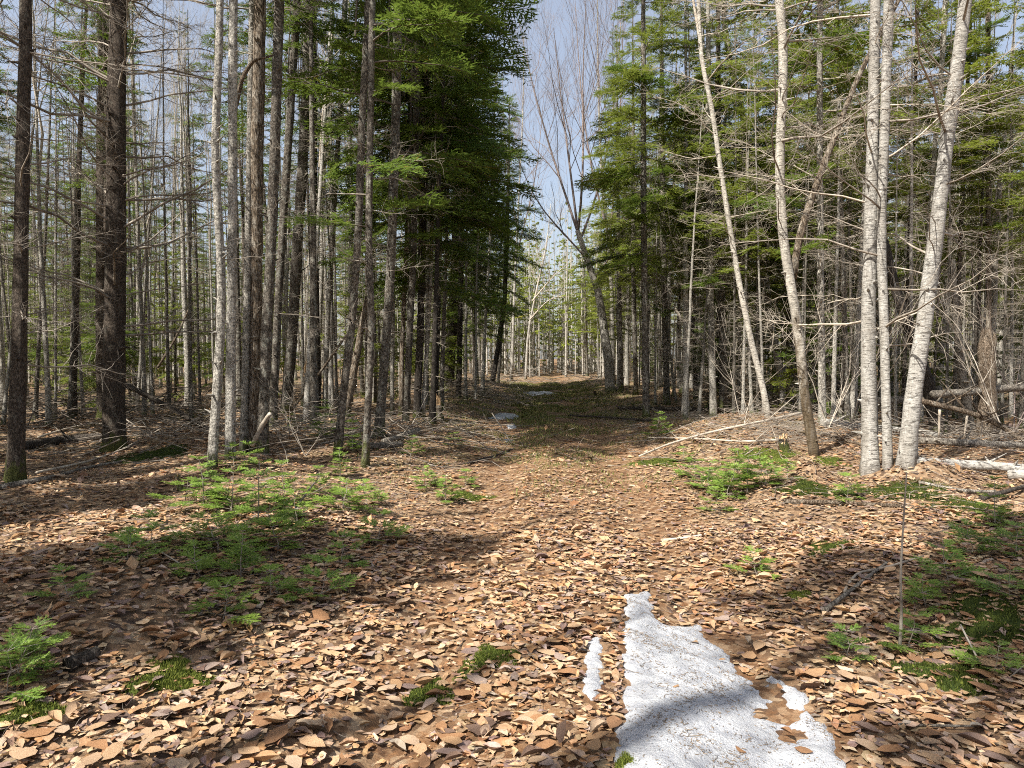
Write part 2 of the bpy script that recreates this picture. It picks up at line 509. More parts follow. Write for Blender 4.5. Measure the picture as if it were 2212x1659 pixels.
def on_trail(x, y):
    return (np.abs(x - trail_c(y)) + .25 * np.sin(y * 1.3) + .12 * np.sin(y * 3.1 + 1) < 1.45) & (y < 58)

# ------------------------------------------------------------------ snow
def poly_sdf(P, poly):
    """positive inside"""
    P = P[:, None, :]; a = poly[None]; b = np.roll(poly, -1, 0)[None]
    ab = b - a
    t = np.clip(((P - a) * ab).sum(-1) / ((ab ** 2).sum(-1) + 1e-12), 0, 1)
    d = np.sqrt((((a + ab * t[..., None]) - P) ** 2).sum(-1)).min(1)
    y = P[..., 1]; x = P[..., 0]
    cond = ((a[..., 1] > y) != (b[..., 1] > y)) & (x < ab[..., 0] * (y - a[..., 1]) / (ab[..., 1] + 1e-12) + a[..., 0])
    return np.where(cond.sum(1) % 2 == 1, d, -d)
def crop_pts(pts, x0, y0, k):      # photo crop pixels -> 2212-space
    return [((x0 + x / k) * 2212 / 3000, (y0 + y / k) * 2212 / 3000) for x, y in pts]
SNOW_MAIN = crop_pts([(418, 122), (505, 113), (520, 200), (562, 236), (690, 238), (722, 282), (800, 345), (832, 412), (900, 440),
                      (962, 428), (1062, 470), (1100, 505), (1092, 560), (1172, 622), (1222, 740), (1238, 800), (1245, 870), (380, 870),
                      (392, 762), (400, 640), (420, 560), (432, 440), (410, 300), (424, 200)], 1500, 1650, 1.27)
SNOW_STRIP = crop_pts([(310, 278), (332, 300), (330, 400), (312, 480), (296, 545), (272, 485), (262, 390), (290, 300)], 1500, 1650, 1.27)
SNOW_FAR = crop_pts([(92, 210), (150, 180), (200, 168), (300, 182), (338, 195), (290, 212), (180, 222)], 1400, 1150, 2.765)
SNOW_BIT = crop_pts([(240, 262), (290, 255), (310, 285), (250, 300), (230, 282)], 1400, 1150, 2.765)
SNOW_BIT2 = crop_pts([(200, 380), (260, 374), (290, 392), (230, 402)], 1400, 1150, 2.765)
SNOW_END = crop_pts([(370, 0), (450, -6), (600, 0), (660, 14), (520, 24), (400, 20)], 1400, 1150, 2.765)
SNOW_POLYS = []
def vnoise(x, y, f=1.0):
    return (np.sin(x * 7.1 * f + 1.3 * np.sin(y * 5.3 * f)) + np.sin(y * 8.7 * f + 1.7 * np.sin(x * 6.1 * f + 1)) + np.sin((x + y) * 13.3 * f + 2)) / 3
def snow_patch(pix, label, thick, step, rag, holes=()):
    poly = np.array([gp(*p)[:2] for p in pix])
    SNOW_POLYS.append(poly)
    lo, hi = poly.min(0) - .12, poly.max(0) + .12
    xs = np.arange(lo[0], hi[0], step); ys = np.arange(lo[1], hi[1], step)
    X, Y = np.meshgrid(xs, ys)
    P = np.stack([X.ravel(), Y.ravel()], 1)
    sd = poly_sdf(P, poly)
    sd = sd + rag * vnoise(P[:, 0], P[:, 1], 2.2) + rag * .5 * vnoise(P[:, 0], P[:, 1], 7.)
    for hx, hy, hr in holes:
        c = gp(hx, hy)
        sd = np.minimum(sd, np.hypot(P[:, 0] - c[0], (P[:, 1] - c[1]) * .8) - hr * (1 + .45 * vnoise(P[:, 0], P[:, 1], 5.)))
    z = H(P[:, 0], P[:, 1]) + np.where(sd > 0, .006 + thick * np.sqrt(np.clip(sd / (thick * 5), 0, 1)), sd * 1.2)
    z = z + np.where(sd > 0, .006 * vnoise(P[:, 0], P[:, 1], 3.1) * np.clip(sd / .08, 0, 1), 0)
    V = np.stack([P[:, 0], P[:, 1], z], 1)
    ny, nx = X.shape
    idx = np.arange(ny * nx).reshape(ny, nx)
    Q = np.stack([idx[:-1, :-1], idx[:-1, 1:], idx[1:, 1:], idx[1:, :-1]], -1).reshape(-1, 4)
    Q = Q[(sd[Q] > -.05).all(1)]
    u, inv = np.unique(Q, return_inverse=True)
    g = G(); g.add(V[u], Q=inv.reshape(-1, 4))
    o = ob('snow_patch', g.mesh('snow_patch', [M['snow']]))
    tag(o, label, 'snow', 'patches of old snow left on the trail', 'thing')
    return o, P[sd > .01], z[sd > .01]
snow_main, SP_, SZ_ = snow_patch(SNOW_MAIN, 'large patch of granular snow flecked with needles in the nearest wheel rut', .028, .016, .028,
                      [(1663, 1496, .07), (1677, 1545, .085), (1712, 1592, .06), (1640, 1478, .05)])
snow_patch(SNOW_STRIP, 'narrow strip of thin melting snow beside the large snow patch', .006, .012, .03)
snow_patch(SNOW_FAR, 'small white snow patch in the shade at mid trail', .03, .03, .09)
snow_patch(SNOW_BIT, 'tiny torn scrap of snow just before the mid-trail snow patch', .02, .04, .04)
snow_patch(SNOW_BIT2, 'faint last scrap of snow in the shaded left rut', .015, .04, .04)
snow_patch(SNOW_END, 'long flat snow patch near the far end of the trail', .03, .05, .12)
def snow_debris():
    n = 3000
    w_ = np.clip(.35 + vnoise(SP_[:, 0], SP_[:, 1], 1.3) + .5 * vnoise(SP_[:, 0], SP_[:, 1], 4.), .08, 2.)
    k = rng.choice(len(SP_), n, p=w_ / w_.sum())
    p = SP_[k] + rng.uniform(-.009, .009, (n, 2)); z = SZ_[k] + .002
    a = rng.uniform(0, 2 * math.pi, n); L = np.exp(rng.normal(math.log(.0045), .5, n)) * np.where(rng.random(n) < .012, 5, 1)
    d = np.stack([np.cos(a), np.sin(a), rng.normal(0, .12, n)], 1) * L[:, None]
    w = np.stack([-np.sin(a), np.cos(a), np.zeros(n)], 1) * rng.uniform(.0007, .0014, n)[:, None]
    c = np.stack([p[:, 0], p[:, 1], z], 1)
    V = np.stack([c - d - w, c + d - w, c + d + w, c - d + w, ], 1)
    V[:, 2:, 2] += .0015
    g = G(); g.add(V.reshape(-1, 3), Q=np.arange(4 * n).reshape(-1, 4))
    tag(ob('needle_debris', g.mesh('needle_debris', [M['snow_fleck']], False), snow_main), kind='stuff')
snow_debris()
def in_snow(x, y, margin=0.):
    P = np.stack([x, y], 1)
    r = np.zeros(len(P), bool)
    for poly in SNOW_POLYS:
        lo, hi = poly.min(0) - .2, poly.max(0) + .2
        m = ((P > lo) & (P < hi)).all(1)
        if m.any(): r[m] |= poly_sdf(P[m], poly) > margin
    return r

# ------------------------------------------------------------------ dry leaves
def leaf_shape(seed, rows, style=0):
    """0 flat ovate, 1 folded along the rib, 2 rolled up, 3 torn"""
    r = np.random.default_rng(seed)
    t = np.linspace(0, 1, rows + 2)
    asp = r.uniform(.42, .64)
    w = asp * .5 * np.sin(math.pi * t ** r.uniform(.75, 1.05)) ** .85
    curl = r.uniform(-.3, .35); fold = r.uniform(-.12, .2); side = r.uniform(-.4, .4); tw = r.uniform(-.4, .4)
    jg = .14
    if style == 1: fold = r.uniform(.5, 1.1)
    if style == 2: fold = r.uniform(.9, 1.5); curl = r.uniform(.4, .9); w = w * .7
    if style == 3: jg = .5
    V, idx = [], []
    for i, (ti, wi) in enumerate(zip(t, w)):
        zc = curl * ((ti - .45) ** 2 - .08) + .02 * math.sin(ti * 7 + seed)
        if i in (0, rows + 1):
            V.append((ti - .5, side * (ti - .5) ** 2, zc)); idx.append([len(V) - 1] * 3)
        else:
            row = []
            for s in (-1, 0, 1):
                jag = max(.15, 1 + r.uniform(-jg, jg))
                V.append((ti - .5 + r.uniform(-.02, .02), side * (ti - .5) ** 2 + s * wi * jag * (1 - .25 * min(1, abs(fold))), zc + abs(s) * wi * fold + s * wi * tw * (ti - .5)))
                row.append(len(V) - 1)
            idx.append(row)
    T = []
    for a, b in zip(idx[:-1], idx[1:]):
        for j in (0, 1):
            for tri in ((a[j], b[j], b[j + 1]), (a[j], b[j + 1], a[j + 1])):
                if len(set(tri)) == 3: T.append(tri)
    return np.array(V), np.array(T)
LEAF0 = [leaf_shape(i, 3, [0, 0, 0, 1, 0, 2, 3, 3][i % 8]) for i in range(24)]
LEAF1 = [leaf_shape(30 + i, 1 + (i % 3 == 0), [0, 1, 0, 3][i % 4]) for i in range(8)]
LEAF2 = [leaf_shape(50 + i, 1) for i in range(5)]
LEAF3 = [leaf_shape(70 + i, 1) for i in range(5)]
PALETTE = np.array([(.60, .40, .215), (.62, .43, .25), (.50, .30, .14), (.42, .21, .085), (.64, .49, .32), (.155, .115, .11), (.23, .175, .165),
                    (.40, .325, .27), (.30, .15, .065), (.62, .455, .285), (.13, .085, .07)])
PWEIGHT = np.array([.17, .14, .16, .12, .07, .06, .06, .06, .08, .09, .05]); PWEIGHT = PWEIGHT / PWEIGHT.sum()
PALETTE = PALETTE * .72 + np.array([.50, .325, .185]) * .28
LEAF_TONE = np.array([.9, .945, 1.06])
def rot_batch(yaw, tilt, tdir):
    c, s = np.cos(yaw), np.sin(yaw)
    n = len(yaw)
    Rz = np.zeros((n, 3, 3)); Rz[:, 0, 0] = c; Rz[:, 0, 1] = -s; Rz[:, 1, 0] = s; Rz[:, 1, 1] = c; Rz[:, 2, 2] = 1
    ax = np.stack([np.cos(tdir), np.sin(tdir), np.zeros(n)], 1)
    K = np.zeros((n, 3, 3)); K[:, 0, 2] = ax[:, 1]; K[:, 1, 2] = -ax[:, 0]; K[:, 2, 0] = -ax[:, 1]; K[:, 2, 1] = ax[:, 0]
    I = np.eye(3)[None]
    Rt = I + np.sin(tilt)[:, None, None] * K + (1 - np.cos(tilt))[:, None, None] * (K @ K)
    return Rt @ Rz
def leaf_mesh(V, T, c, name):
    g = G(); g.add(V, T, c=c)
    return g.mesh(name, [M['dry_leaf']])
def sample_ground(n, d0, d1, power=1.0):
    u = rng.random(n)
    d = (d0 ** power + u * (d1 ** power - d0 ** power)) ** (1 / power)
    x = rng.uniform(-1, 1, n) * (d * .78 + .7)
    return x, d
def litter():
    gs = {True: G(), False: G()}
    singles = []
    for protos, n, d0, d1, s0, s1, pw in ((LEAF3, 24000, 1.7, 9.0, .012, .04, 1.7), (LEAF0, 27000, 1.7, 6.6, .028, .088, 1.75), (LEAF1, 52000, 6.2, 17, .035, .085, 1.75), (LEAF2, 30000, 16, 48, .07, .14, 1.6)):
        x, y = sample_ground(n, d0, d1, pw)
        keep = ~in_snow(x, y, -.015)
        # bare wet ruts and mossy gaps hold fewer leaves
        gap = vnoise(x * .23, y * .23, 1.1) + .4 * vnoise(x, y, .6)
        s = x - trail_c(y)
        thin = (gap > .6) & (rng.random(n) < .55)
        rut = (np.exp(-((s - .82) / .3) ** 2) + np.exp(-((s + .82) / .3) ** 2) > .5) & (rng.random(n) < np.where(y < 9, .55, .5))
        far_tr = (np.abs(s) < 1.7) & (y > 10) & (rng.random(n) < .45)
        keep &= ~thin & ~rut & ~far_tr
        x, y = x[keep], y[keep]; n = len(x)
        size = np.clip(np.exp(rng.normal(math.log(.5 * (s0 + s1)), .4, n)), s0 * .7, s1 * 1.5)
        yaw = rng.uniform(0, 2 * math.pi, n)
        tilt = np.abs(rng.normal(0, .085, n)) + np.where(rng.random(n) < .025, rng.uniform(.4, 1.1, n), 0)
        tdir = rng.uniform(0, 2 * math.pi, n)
        Rm = rot_batch(yaw, tilt, tdir)
        layer = rng.random(n)
        z = H(x, y) + .006 + .02 * layer + .2 * size * np.sin(tilt)
        pi = rng.choice(len(PALETTE), n, p=PWEIGHT)
        cols = LEAF_TONE * PALETTE[pi] * rng.uniform(.78, 1.16, (n, 1)) * rng.uniform(.95, 1.05, (n, 3))
        # leaves in the lowest layer get a darker colour
        cols = np.where((layer < .22)[:, None], cols * .62, cols)
        which = rng.integers(0, len(protos), n)
        tr = on_trail(x, y)
        pick = np.zeros(n, bool)
        if protos is LEAF0:
            cand = np.where((layer > .45) & (size > .085) & (np.abs(x) < y * .7) & (y > 2.5) & (y < 5.5))[0]
            cand = cand[np.argsort(y[cand] / size[cand])][:300]
            pick[cand] = True
        for k, (V, T) in enumerate(protos):
            for b in (True, False):
                m = (which == k) & (tr == b) & ~pick
                if not m.any(): continue
                W = np.einsum('nij,vj->nvi', Rm[m] * size[m][:, None, None], V) + np.stack([x[m], y[m], z[m]], 1)[:, None, :]
                nn = m.sum()
                if len(V) > 5: W = W + rng.normal(0, [.05, .05, .022], W.shape) * size[m][:, None, None]      # each leaf crumpled in its own way
                TT = (T[None] + (np.arange(nn) * len(V))[:, None, None]).reshape(-1, 3)
                gs[b].add(W.reshape(-1, 3), TT, c=np.repeat(cols[m], len(V), 0))
        if pick.any():
            bank = {}
            for i in np.where(pick)[0]:
                key = (which[i], pi[i])
                if key not in bank: bank[key] = leaf_mesh(*protos[which[i]], PALETTE[pi[i]] * LEAF_TONE, 'fallen_leaf')
                Mx = np.eye(4); Mx[:3, :3] = Rm[i] * size[i]; Mx[:3, 3] = (x[i], y[i], z[i] + .008)
                ob('fallen_leaf', bank[key], trail if tr[i] else floor, Mx)
    for i, (zx, zy, k) in enumerate([(1560, 1440, 1), (1685, 1500, 2), (1640, 1560, 3), (1700, 1600, 5), (1460, 1500, 6), (1600, 1640, 4), (1500, 1400, 7), (1735, 1640, 0)]):
        c = gp(zx, zy)
        Mx = mat4((c[0], c[1], c[2] + .04), i * 1.7, .1, .1, .04 + .012 * (i % 4))
        ob('fallen_leaf', leaf_mesh(*LEAF0[k], PALETTE[[2, 3, 0, 8][i % 4]] * LEAF_TONE, 'fallen_leaf'), trail, Mx)
    for b in (True, False):
        tag(ob('leaf_litter', gs[b].mesh('leaf_litter', [M['dry_leaf']]), trail if b else floor), kind='stuff')
litter()

def twig_litter():
    g = G()
    for n, d0, d1, L0, L1, rad in ((1500, 1.8, 8, .02, .16, .0012), (2600, 6, 24, .08, .5, .003), (1800, 10, 45, .3, 1.4, .006)):
        x, y = sample_ground(n, d0, d1, 1.5)
        s = np.abs(x - trail_c(y))
        keep = ~in_snow(x, y) & ((s > 1.5) | (rng.random(n) < (.9 if d1 < 9 else .12)))
        x, y = x[keep], y[keep]; n = len(x)
        a = rng.uniform(0, 2 * math.pi, n); L = rng.uniform(L0, L1, n) ** 1.0
        k = 4
        t = np.linspace(-.5, .5, k)
        P = np.zeros((n, k, 3))
        bend = rng.normal(0, .12, n)
        P[..., 0] = x[:, None] + np.cos(a)[:, None] * t * L[:, None] - np.sin(a)[:, None] * (bend * L)[:, None] * (t ** 2) * 4
        P[..., 1] = y[:, None] + np.sin(a)[:, None] * t * L[:, None] + np.cos(a)[:, None] * (bend * L)[:, None] * (t ** 2) * 4
        lift = np.abs(rng.normal(0, .06, n)) * np.clip(L, 0, 1)
        P[..., 2] = H(P[..., 0], P[..., 1]) + .022 + rad + lift[:, None] * (t + .5)
        Rd = rad * rng.uniform(.5, 1.4, n)[:, None] * np.linspace(1.2, .5, k)[None]
        V, T, Q = tubes(P, Rd, 3)
        g.add(V, Q=Q, m=0)
    tag(ob('twig_litter', g.mesh('twig_litter', [M['twig']]), floor), kind='stuff')
twig_litter()
# ------------------------------------------------------------------ branches (unit length along +X)
def wob(r, n, k, amp):
    """n paths of k smooth random offsets, zero at the start"""
    a = r.normal(0, amp, (n, k, 3)); a[:, 0] = 0
    return np.cumsum(a, 1)
def side_paths(r, base, dirs, L, k, curl, amp):
    n = len(L)
    t = np.linspace(0, 1, k)
    P = base[:, None, :] + dirs[:, None, :] * (t[None, :, None] * L[:, None, None])
    P[..., 2] += (curl[:, None] * t[None] ** 2) * L[:, None]
    return P + wob(r, n, k, 1.0) * (amp * L[:, None, None])
def dead_branch(seed, n_side=10, rise=.1, rad=.0075, sub=2, m=0, thin=1.):
    r = np.random.default_rng(seed)
    g = G()
    k = 7
    t = np.linspace(0, 1, k)
    P = np.zeros((1, k, 3))
    P[0, :, 0] = t
    P[0, :, 2] = rise * t + r.uniform(-.18, .25) * t ** 2
    P[0, :, 1] = r.uniform(-.12, .12) * t ** 2
    P += wob(r, 1, k, .018)
    V, T, Q = tubes(P, (rad * (1 - .85 * t))[None], 4); g.add(V, Q=Q, m=m)
    tt = np.sort(r.uniform(.18, .98, n_side))
    base = np.stack([np.interp(tt, t, P[0, :, i]) for i in range(3)], 1)
    sg = np.where(np.arange(n_side) % 2, 1., -1.)
    ang = r.uniform(.5, 1.15, n_side) * sg
    dirs = unit(np.stack([np.cos(ang), np.sin(ang), r.normal(.0, .28, n_side)], 1))
    L = r.uniform(.14, .5, n_side) * (1.15 - tt) * 1.1
    S = side_paths(r, base, dirs, L, 5, r.uniform(-.4, .45, n_side), .05)
    V, T, Q = tubes(S, (rad * .42 * thin * np.linspace(1, .3, 5))[None] * (0.6 + L)[:, None], 3); g.add(V, Q=Q, m=m)
    if sub:
        n2 = n_side * sub
        j = np.repeat(np.arange(n_side), sub); q = r.integers(1, 4, n2)
        b2 = S[j, q]
        a2 = ang[j] + r.uniform(.5, 1.2, n2) * np.where(r.random(n2) < .5, 1, -1)
        d2 = unit(np.stack([np.cos(a2), np.sin(a2), r.normal(0, .4, n2)], 1))
        L2 = r.uniform(.06, .2, n2)
        S2 = side_paths(r, b2, d2, L2, 3, r.uniform(-.4, .4, n2), .06)
        V, T, Q = tubes(S2, np.tile(rad * .2 * thin * np.linspace(1, .4, 3), (n2, 1)), 3); g.add(V, Q=Q, m=m)
    return g.arrays()

def diamonds(base, tip, nrm, w, tint, fold=0.2):
    """leaf-like quads: base, wide middle, tip"""
    mid = base + (tip - base) * .42
    side = unit(np.cross(tip - base, nrm)) * w[:, None]
    up = nrm * (w * fold)[:, None]
    V = np.stack([base, mid + side + up, tip, mid - side + up], 1)
    n = len(base)
    Q = np.arange(4 * n).reshape(-1, 4)
    return V.reshape(-1, 3), Q, np.repeat(tint, 4, 0)
def live_branch(seed, n_tw=18, sub=6, wid=.0085, droop=-.25, brown=.04, sparse=1., rad=.01):
    """flat fir spray: axis, side twigs in two rows, needle-clad shoots; materials 0 needles, 1 twig"""
    r = np.random.default_rng(seed)
    g = G()
    k = 7
    t = np.linspace(0, 1, k)
    P = np.zeros((1, k, 3))
    P[0, :, 0] = t * (1 - .06 * t)
    P[0, :, 2] = .06 * t + droop * t ** 2 + (.16 * np.clip(t - .6, 0, 1))
    P[0, :, 1] = r.uniform(-.1, .1) * t ** 2
    P += wob(r, 1, k, .012)
    V, T, Q = tubes(P, (rad * (1 - .8 * t))[None], 4); g.add(V, Q=Q, m=1)
    tt = np.concatenate([np.linspace(.16, .98, n_tw), np.linspace(.2, .96, n_tw)]) + r.normal(0, .015, 2 * n_tw)
    tt = np.clip(tt, .1, 1.)
    sg = np.repeat([1., -1.], n_tw)
    n = len(tt)
    base = np.stack([np.interp(tt, t, P[0, :, i]) for i in range(3)], 1)
    ang = sg * r.uniform(.65, 1.05, n)
    L = (.42 * (1.12 - tt) ** .8 * np.clip(tt * 3.2, .4, 1)) * r.uniform(.65, 1.15, n) + .05
    dirs = unit(np.stack([np.cos(ang), np.sin(ang), r.normal(-.02, .13, n)], 1))
    kk = 4
    S = side_paths(r, base, dirs, L, kk, r.uniform(-.3, .18, n), .03)
    # shoots along each twig and along the axis tip
    B, E = [], []
    for q in range(n):
        m = max(3, int(sub * L[q] / .22))
        f = np.linspace(.15, 1., m)
        pts = np.stack([np.interp(f, np.linspace(0, 1, kk), S[q, :, i]) for i in range(3)], 1)
        for s in (-1, 1):
            a = ang[q] + s * r.uniform(.5, .9, m)
            d = np.stack([np.cos(a), np.sin(a), r.normal(.02, .22, m)], 1)
            l = (.095 * (1.15 - f) ** .6 * r.uniform(.6, 1.2, m) + .02)
            keep = r.random(m) < sparse
            B.append(pts[keep]); E.append((pts + d * l[:, None])[keep])
        for a0, b0 in zip(range(kk - 1), range(1, kk)):
            B.append(S[q, a0][None]); E.append((S[q, b0] * 1.08 - S[q, a0] * .08)[None])
    B, E = np.concatenate(B), np.concatenate(E)
    nn = len(B)
    nrm = unit(np.stack([r.normal(0, .35, nn), r.normal(0, .35, nn), np.ones(nn)], 1))
    tint = np.zeros((nn, 3)); tint[:, 0] = np.clip(r.normal(.42, .2, nn) + r.normal(0, .08), 0, 1)
    tint[:, 1] = (r.random(nn) < brown) * r.uniform(.4, 1, nn)
    V, Q, C = diamonds(B, E, nrm, wid * r.uniform(.65, 1.2, nn), tint, .5)
    g.add(V, Q=Q, m=0, c=C)
    return g.arrays()

LIVE = [live_branch(100 + i) for i in range(6)]
LIVE_S = [live_branch(140 + i, 13, 5, .0135, -.15, .06, .85) for i in range(5)]
DEAD = [dead_branch(200 + i, 10, random.uniform(-.12, .25), .0075, 1) for i in range(8)]
DEAD_LONG = [dead_branch(230 + i, 16, random.uniform(.0, .3), .0085, 3, 0, .8) for i in range(8)]

def fir_crown(seed, z0, z1, L0, protos, dz=.36, per=(3, 6), axis_r=.05, tilt=(-.15, .35), bare=0.):
    r = np.random.default_rng(seed)
    g = G()
    z = z0
    while z < z1 - .1:
        f = (z - z0) / (z1 - z0)
        n = r.integers(*per)
        a0 = r.uniform(0, 2 * math.pi)
        for i in range(n):
            if r.random() < bare: continue
            L = (L0 * (1 - f) ** .8 * min(1., .5 + 2.2 * f) + .18) * r.uniform(.5, 1.3)
            a = a0 + i * 2 * math.pi / n + r.normal(0, .25)
            pit = tilt[0] + (tilt[1] - tilt[0]) * f + r.normal(0, .12) + (.5 * max(0, f - .75))
            arr = protos[r.integers(0, len(protos))]
            g.merge(arr, mat4((0, 0, z + r.normal(0, .06)), a, pit, r.normal(0, .2), (L, L * r.uniform(.75, 1.05), L)))
        z += dz * r.uniform(.7, 1.3) * (1 - .45 * f)
    P = np.array([[[0, 0, z0 * .999], [0.01, 0, .5 * (z0 + z1)], [0, 0, z1]]])
    V, T, Q = tubes(P, np.array([[axis_r * .3, axis_r * .3, .006]]), 5); g.add(V, Q=Q, m=1)
    return g
def dead_whorls(seed, z0, z1, L, protos, dz=.3, per=(1, 4), pit=(-.25, .3), s_up=1.):
    r = np.random.default_rng(seed)
    g = G()
    z = z0
    while z < z1:
        for i in range(r.integers(*per)):
            f = (z - z0) / (z1 - z0)
            l = L * r.uniform(.25, 1.0) * (.45 + .55 * f * s_up)
            g.merge(protos[r.integers(0, len(protos))], mat4((0, 0, z + r.normal(0, .08)), r.uniform(0, 2 * math.pi), r.uniform(*pit), r.uniform(0, 6.28), l))
        z += dz * r.uniform(.6, 1.4)
    return g

# ------------------------------------------------------------------ bare broadleaf crowns
def grow(store, P, r0, r1, level, r, dens=1., up=.35):
    """P (k,3) path of a stem; adds it and its children"""
    k = len(P)
    store.setdefault((k, 5 if level >= 3 else 3), []).append((P, np.linspace(r0, r1, k)))
    if level == 0: return
    L = np.linalg.norm(np.diff(P, axis=0), axis=1).sum()
    n = max(2, int(dens * {4: 12, 3: 8, 2: 7, 1: 5}[level] * r.uniform(.8, 1.2)))
    ax = unit(P[-1] - P[0])
    for i in range(n):
        f = r.uniform(.18 if level > 2 else .1, .98)
        j = f * (k - 1); a = int(min(j, k - 2)); b = P[a] + (P[a + 1] - P[a]) * (j - a)
        tang = unit(P[a + 1] - P[a])
        side = unit(np.cross(tang, r.normal(0, 1, 3)))
        ang = r.uniform(.45, .95) if level > 1 else r.uniform(.3, .9)
        d = unit(tang * math.cos(ang) + side * math.sin(ang) + np.array([0, 0, .12]))
        l = L * r.uniform(.28, .55) * (1.15 - .6 * f)
        kk = 5 if level >= 3 else 4
        t = np.linspace(0, 1, kk)[:, None]
        Q = b + d * t * l
        Q[:, 2] += up * (t[:, 0] ** 2) * l * r.uniform(.2, 1.)
        Q[1:] += np.cumsum(r.normal(0, .035 * l, (kk - 1, 3)), 0)
        rr = (r0 + (r1 - r0) * f)
        grow(store, Q, max(.0022, rr * r.uniform(.4, .62)), max(.0016, rr * .14), level - 1, r, dens, up)
def flush(store, m=0, g=None):
    g = g or G()
    for (k, s), L in store.items():
        V, T, Q = tubes(np.array([p for p, _ in L]), np.array([q for _, q in L]), s)
        g.add(V, Q=Q, m=m)
    return g
def bare_crown(seed, h=6., level=4, r0=.05, dens=.8, up=.5):
    r = np.random.default_rng(seed)
    k = 7
    t = np.linspace(0, 1, k)[:, None]
    P = np.array([0, 0, 1.]) * t * h
    P[1:, :2] += np.cumsum(r.normal(0, .06 * h / 6, (k - 1, 2)), 0)
    st = {}
    grow(st, P, r0, .006, level, r, dens, up)
    return flush(st)

# ------------------------------------------------------------------ trunks
def trunk_mesh(name, P, Rad, mat, sides=10, rough=.05, seed=0, flare=0., cap=True, knots=0):
    r = np.random.default_rng(seed)
    P = np.asarray(P, float); k = len(P)
    V, T, Q = tubes(P[None], Rad[None], sides, cap)
    ring = V[:k * sides].reshape(k, sides, 3)
    c = P[:, None, :]
    off = ring - c
    ang = np.arange(sides) * 2 * math.pi / sides
    z = np.linspace(0, 1, k)[:, None]
    ph = r.uniform(0, 6.28, 6)
    nz = 1 + rough * (np.sin(2 * ang[None] + ph[0] + 5 * z) * .6 + np.sin(3 * ang[None] + ph[1] + 17 * z) * .5 + .5 * np.sin(23 * z + ph[2] + ang[None]) + r.normal(0, .5, (k, sides)))
    if flare:
        hz = np.linalg.norm(P - P[0], axis=1)[:, None]
        nz = nz + flare * np.exp(-hz / .22) * (1 + .55 * np.sin(4 * ang[None] + ph[3]) + .3 * np.sin(7 * ang[None] + ph[4]))
    V[:k * sides] = (c + off * nz[..., None]).reshape(-1, 3)
    g = G(); g.add(V, T, Q)
    if knots:
        j = r.uniform(.02, .75, knots) * (k - 1); a = j.astype(int); f = (j - a)[:, None]
        b = P[a] * (1 - f) + P[np.minimum(a + 1, k - 1)] * f
        rr = Rad[a][:, None]
        az = r.uniform(0, 6.28, knots)
        d = np.stack([np.cos(az), np.sin(az), r.uniform(-.1, .5, knots)], 1)
        l = r.uniform(.02, .12, knots)[:, None]
        S = np.stack([b + d * rr * .8, b + d * (rr + l * .4), b + d * (rr + l)], 1)
        V2, T2, Q2 = tubes(S, np.stack([rr[:, 0] * .28 + .004, rr[:, 0] * .1 + .004, np.full(knots, .003)], 1), 5)
        g.add(V2, Q=Q2)
    return g.mesh(name, [mat])

# shared prototype meshes for the stand behind
PT = {}
for bk in ('fir_bark', 'grey_bark', 'birch_bark', 'spruce_bark', 'dark_bark'):
    PT[bk] = []
    for i in range(3):
        r = np.random.default_rng(300 + i)
        k = 14
        t = np.linspace(0, 1, k)
        P = np.zeros((k, 3)); P[:, 2] = t * 14 - .25
        P[:, :2] = np.cumsum(r.normal(0, .035, (k, 2)), 0) * t[:, None]
        PT[bk].append(trunk_mesh('trunk', P, .1 * (1 - .9 * t) + .003, M[bk], 7, .06, 310 + i, .5, False))
PT_DEAD = [dead_whorls(400 + i, .5, 8.0, 1.15, DEAD, .2, (1, 4)).mesh('lower_twigs', [M['dark_twig'] if i % 3 == 0 else M['twig']]) for i in range(4)]
PT_DEAD_PALE = [dead_whorls(420 + i, .5, 8.5, 1.3, DEAD, .15, (1, 4)).mesh('lower_twigs', [M['pale_twig']]) for i in range(3)]
PT_CROWN = [fir_crown(440 + i, 6.5 + .6 * i, 14.2, 1.3, LIVE_S, .5, (3, 5), .05, (-.15, .35), .25).mesh('crown', [M['fir_needles'], M['dark_twig']]) for i in range(3)]
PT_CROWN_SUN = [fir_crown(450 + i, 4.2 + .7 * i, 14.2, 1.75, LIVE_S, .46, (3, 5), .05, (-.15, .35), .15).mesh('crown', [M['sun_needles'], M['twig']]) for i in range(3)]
PT_EDGE = [fir_crown(460 + i, 3.2 + .3 * i, 15.0, 2.6, LIVE, .46, (3, 6), .1, (-.35, .3), .24).mesh('crown', [M['fir_needles'], M['dark_twig']]) for i in range(2)]
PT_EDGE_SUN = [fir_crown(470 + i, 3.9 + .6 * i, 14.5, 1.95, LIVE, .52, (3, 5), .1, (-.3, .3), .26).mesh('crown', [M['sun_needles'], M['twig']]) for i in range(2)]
PT_YOUNG = [fir_crown(490 + i, .35, 5.0, 1.15, LIVE_S, .3, (3, 6), .05, (-.1, .35), .1).mesh('crown', [M['sun_needles'] if i else M['fir_needles'], M['twig']]) for i in range(2)]
PT_BARE = [bare_crown(480 + i, 7.5, 4, .04, .8).mesh('crown', [M['pale_twig'] if i % 2 else M['twig']]) for i in range(4)]
DEAD_ME = []
for i, a in enumerate(DEAD_LONG + DEAD):
    for mk in ('dark_twig', 'twig', 'pale_twig'):
        g = G(); g.merge(a)
        DEAD_ME.append((mk, i < len(DEAD_LONG), g.mesh('branch', [M[mk]])))
def dead_me(r, mk, long=False):
    L = [m for k, l, m in DEAD_ME if k == mk and (l or not long)]
    return L[r.integers(0, len(L))]

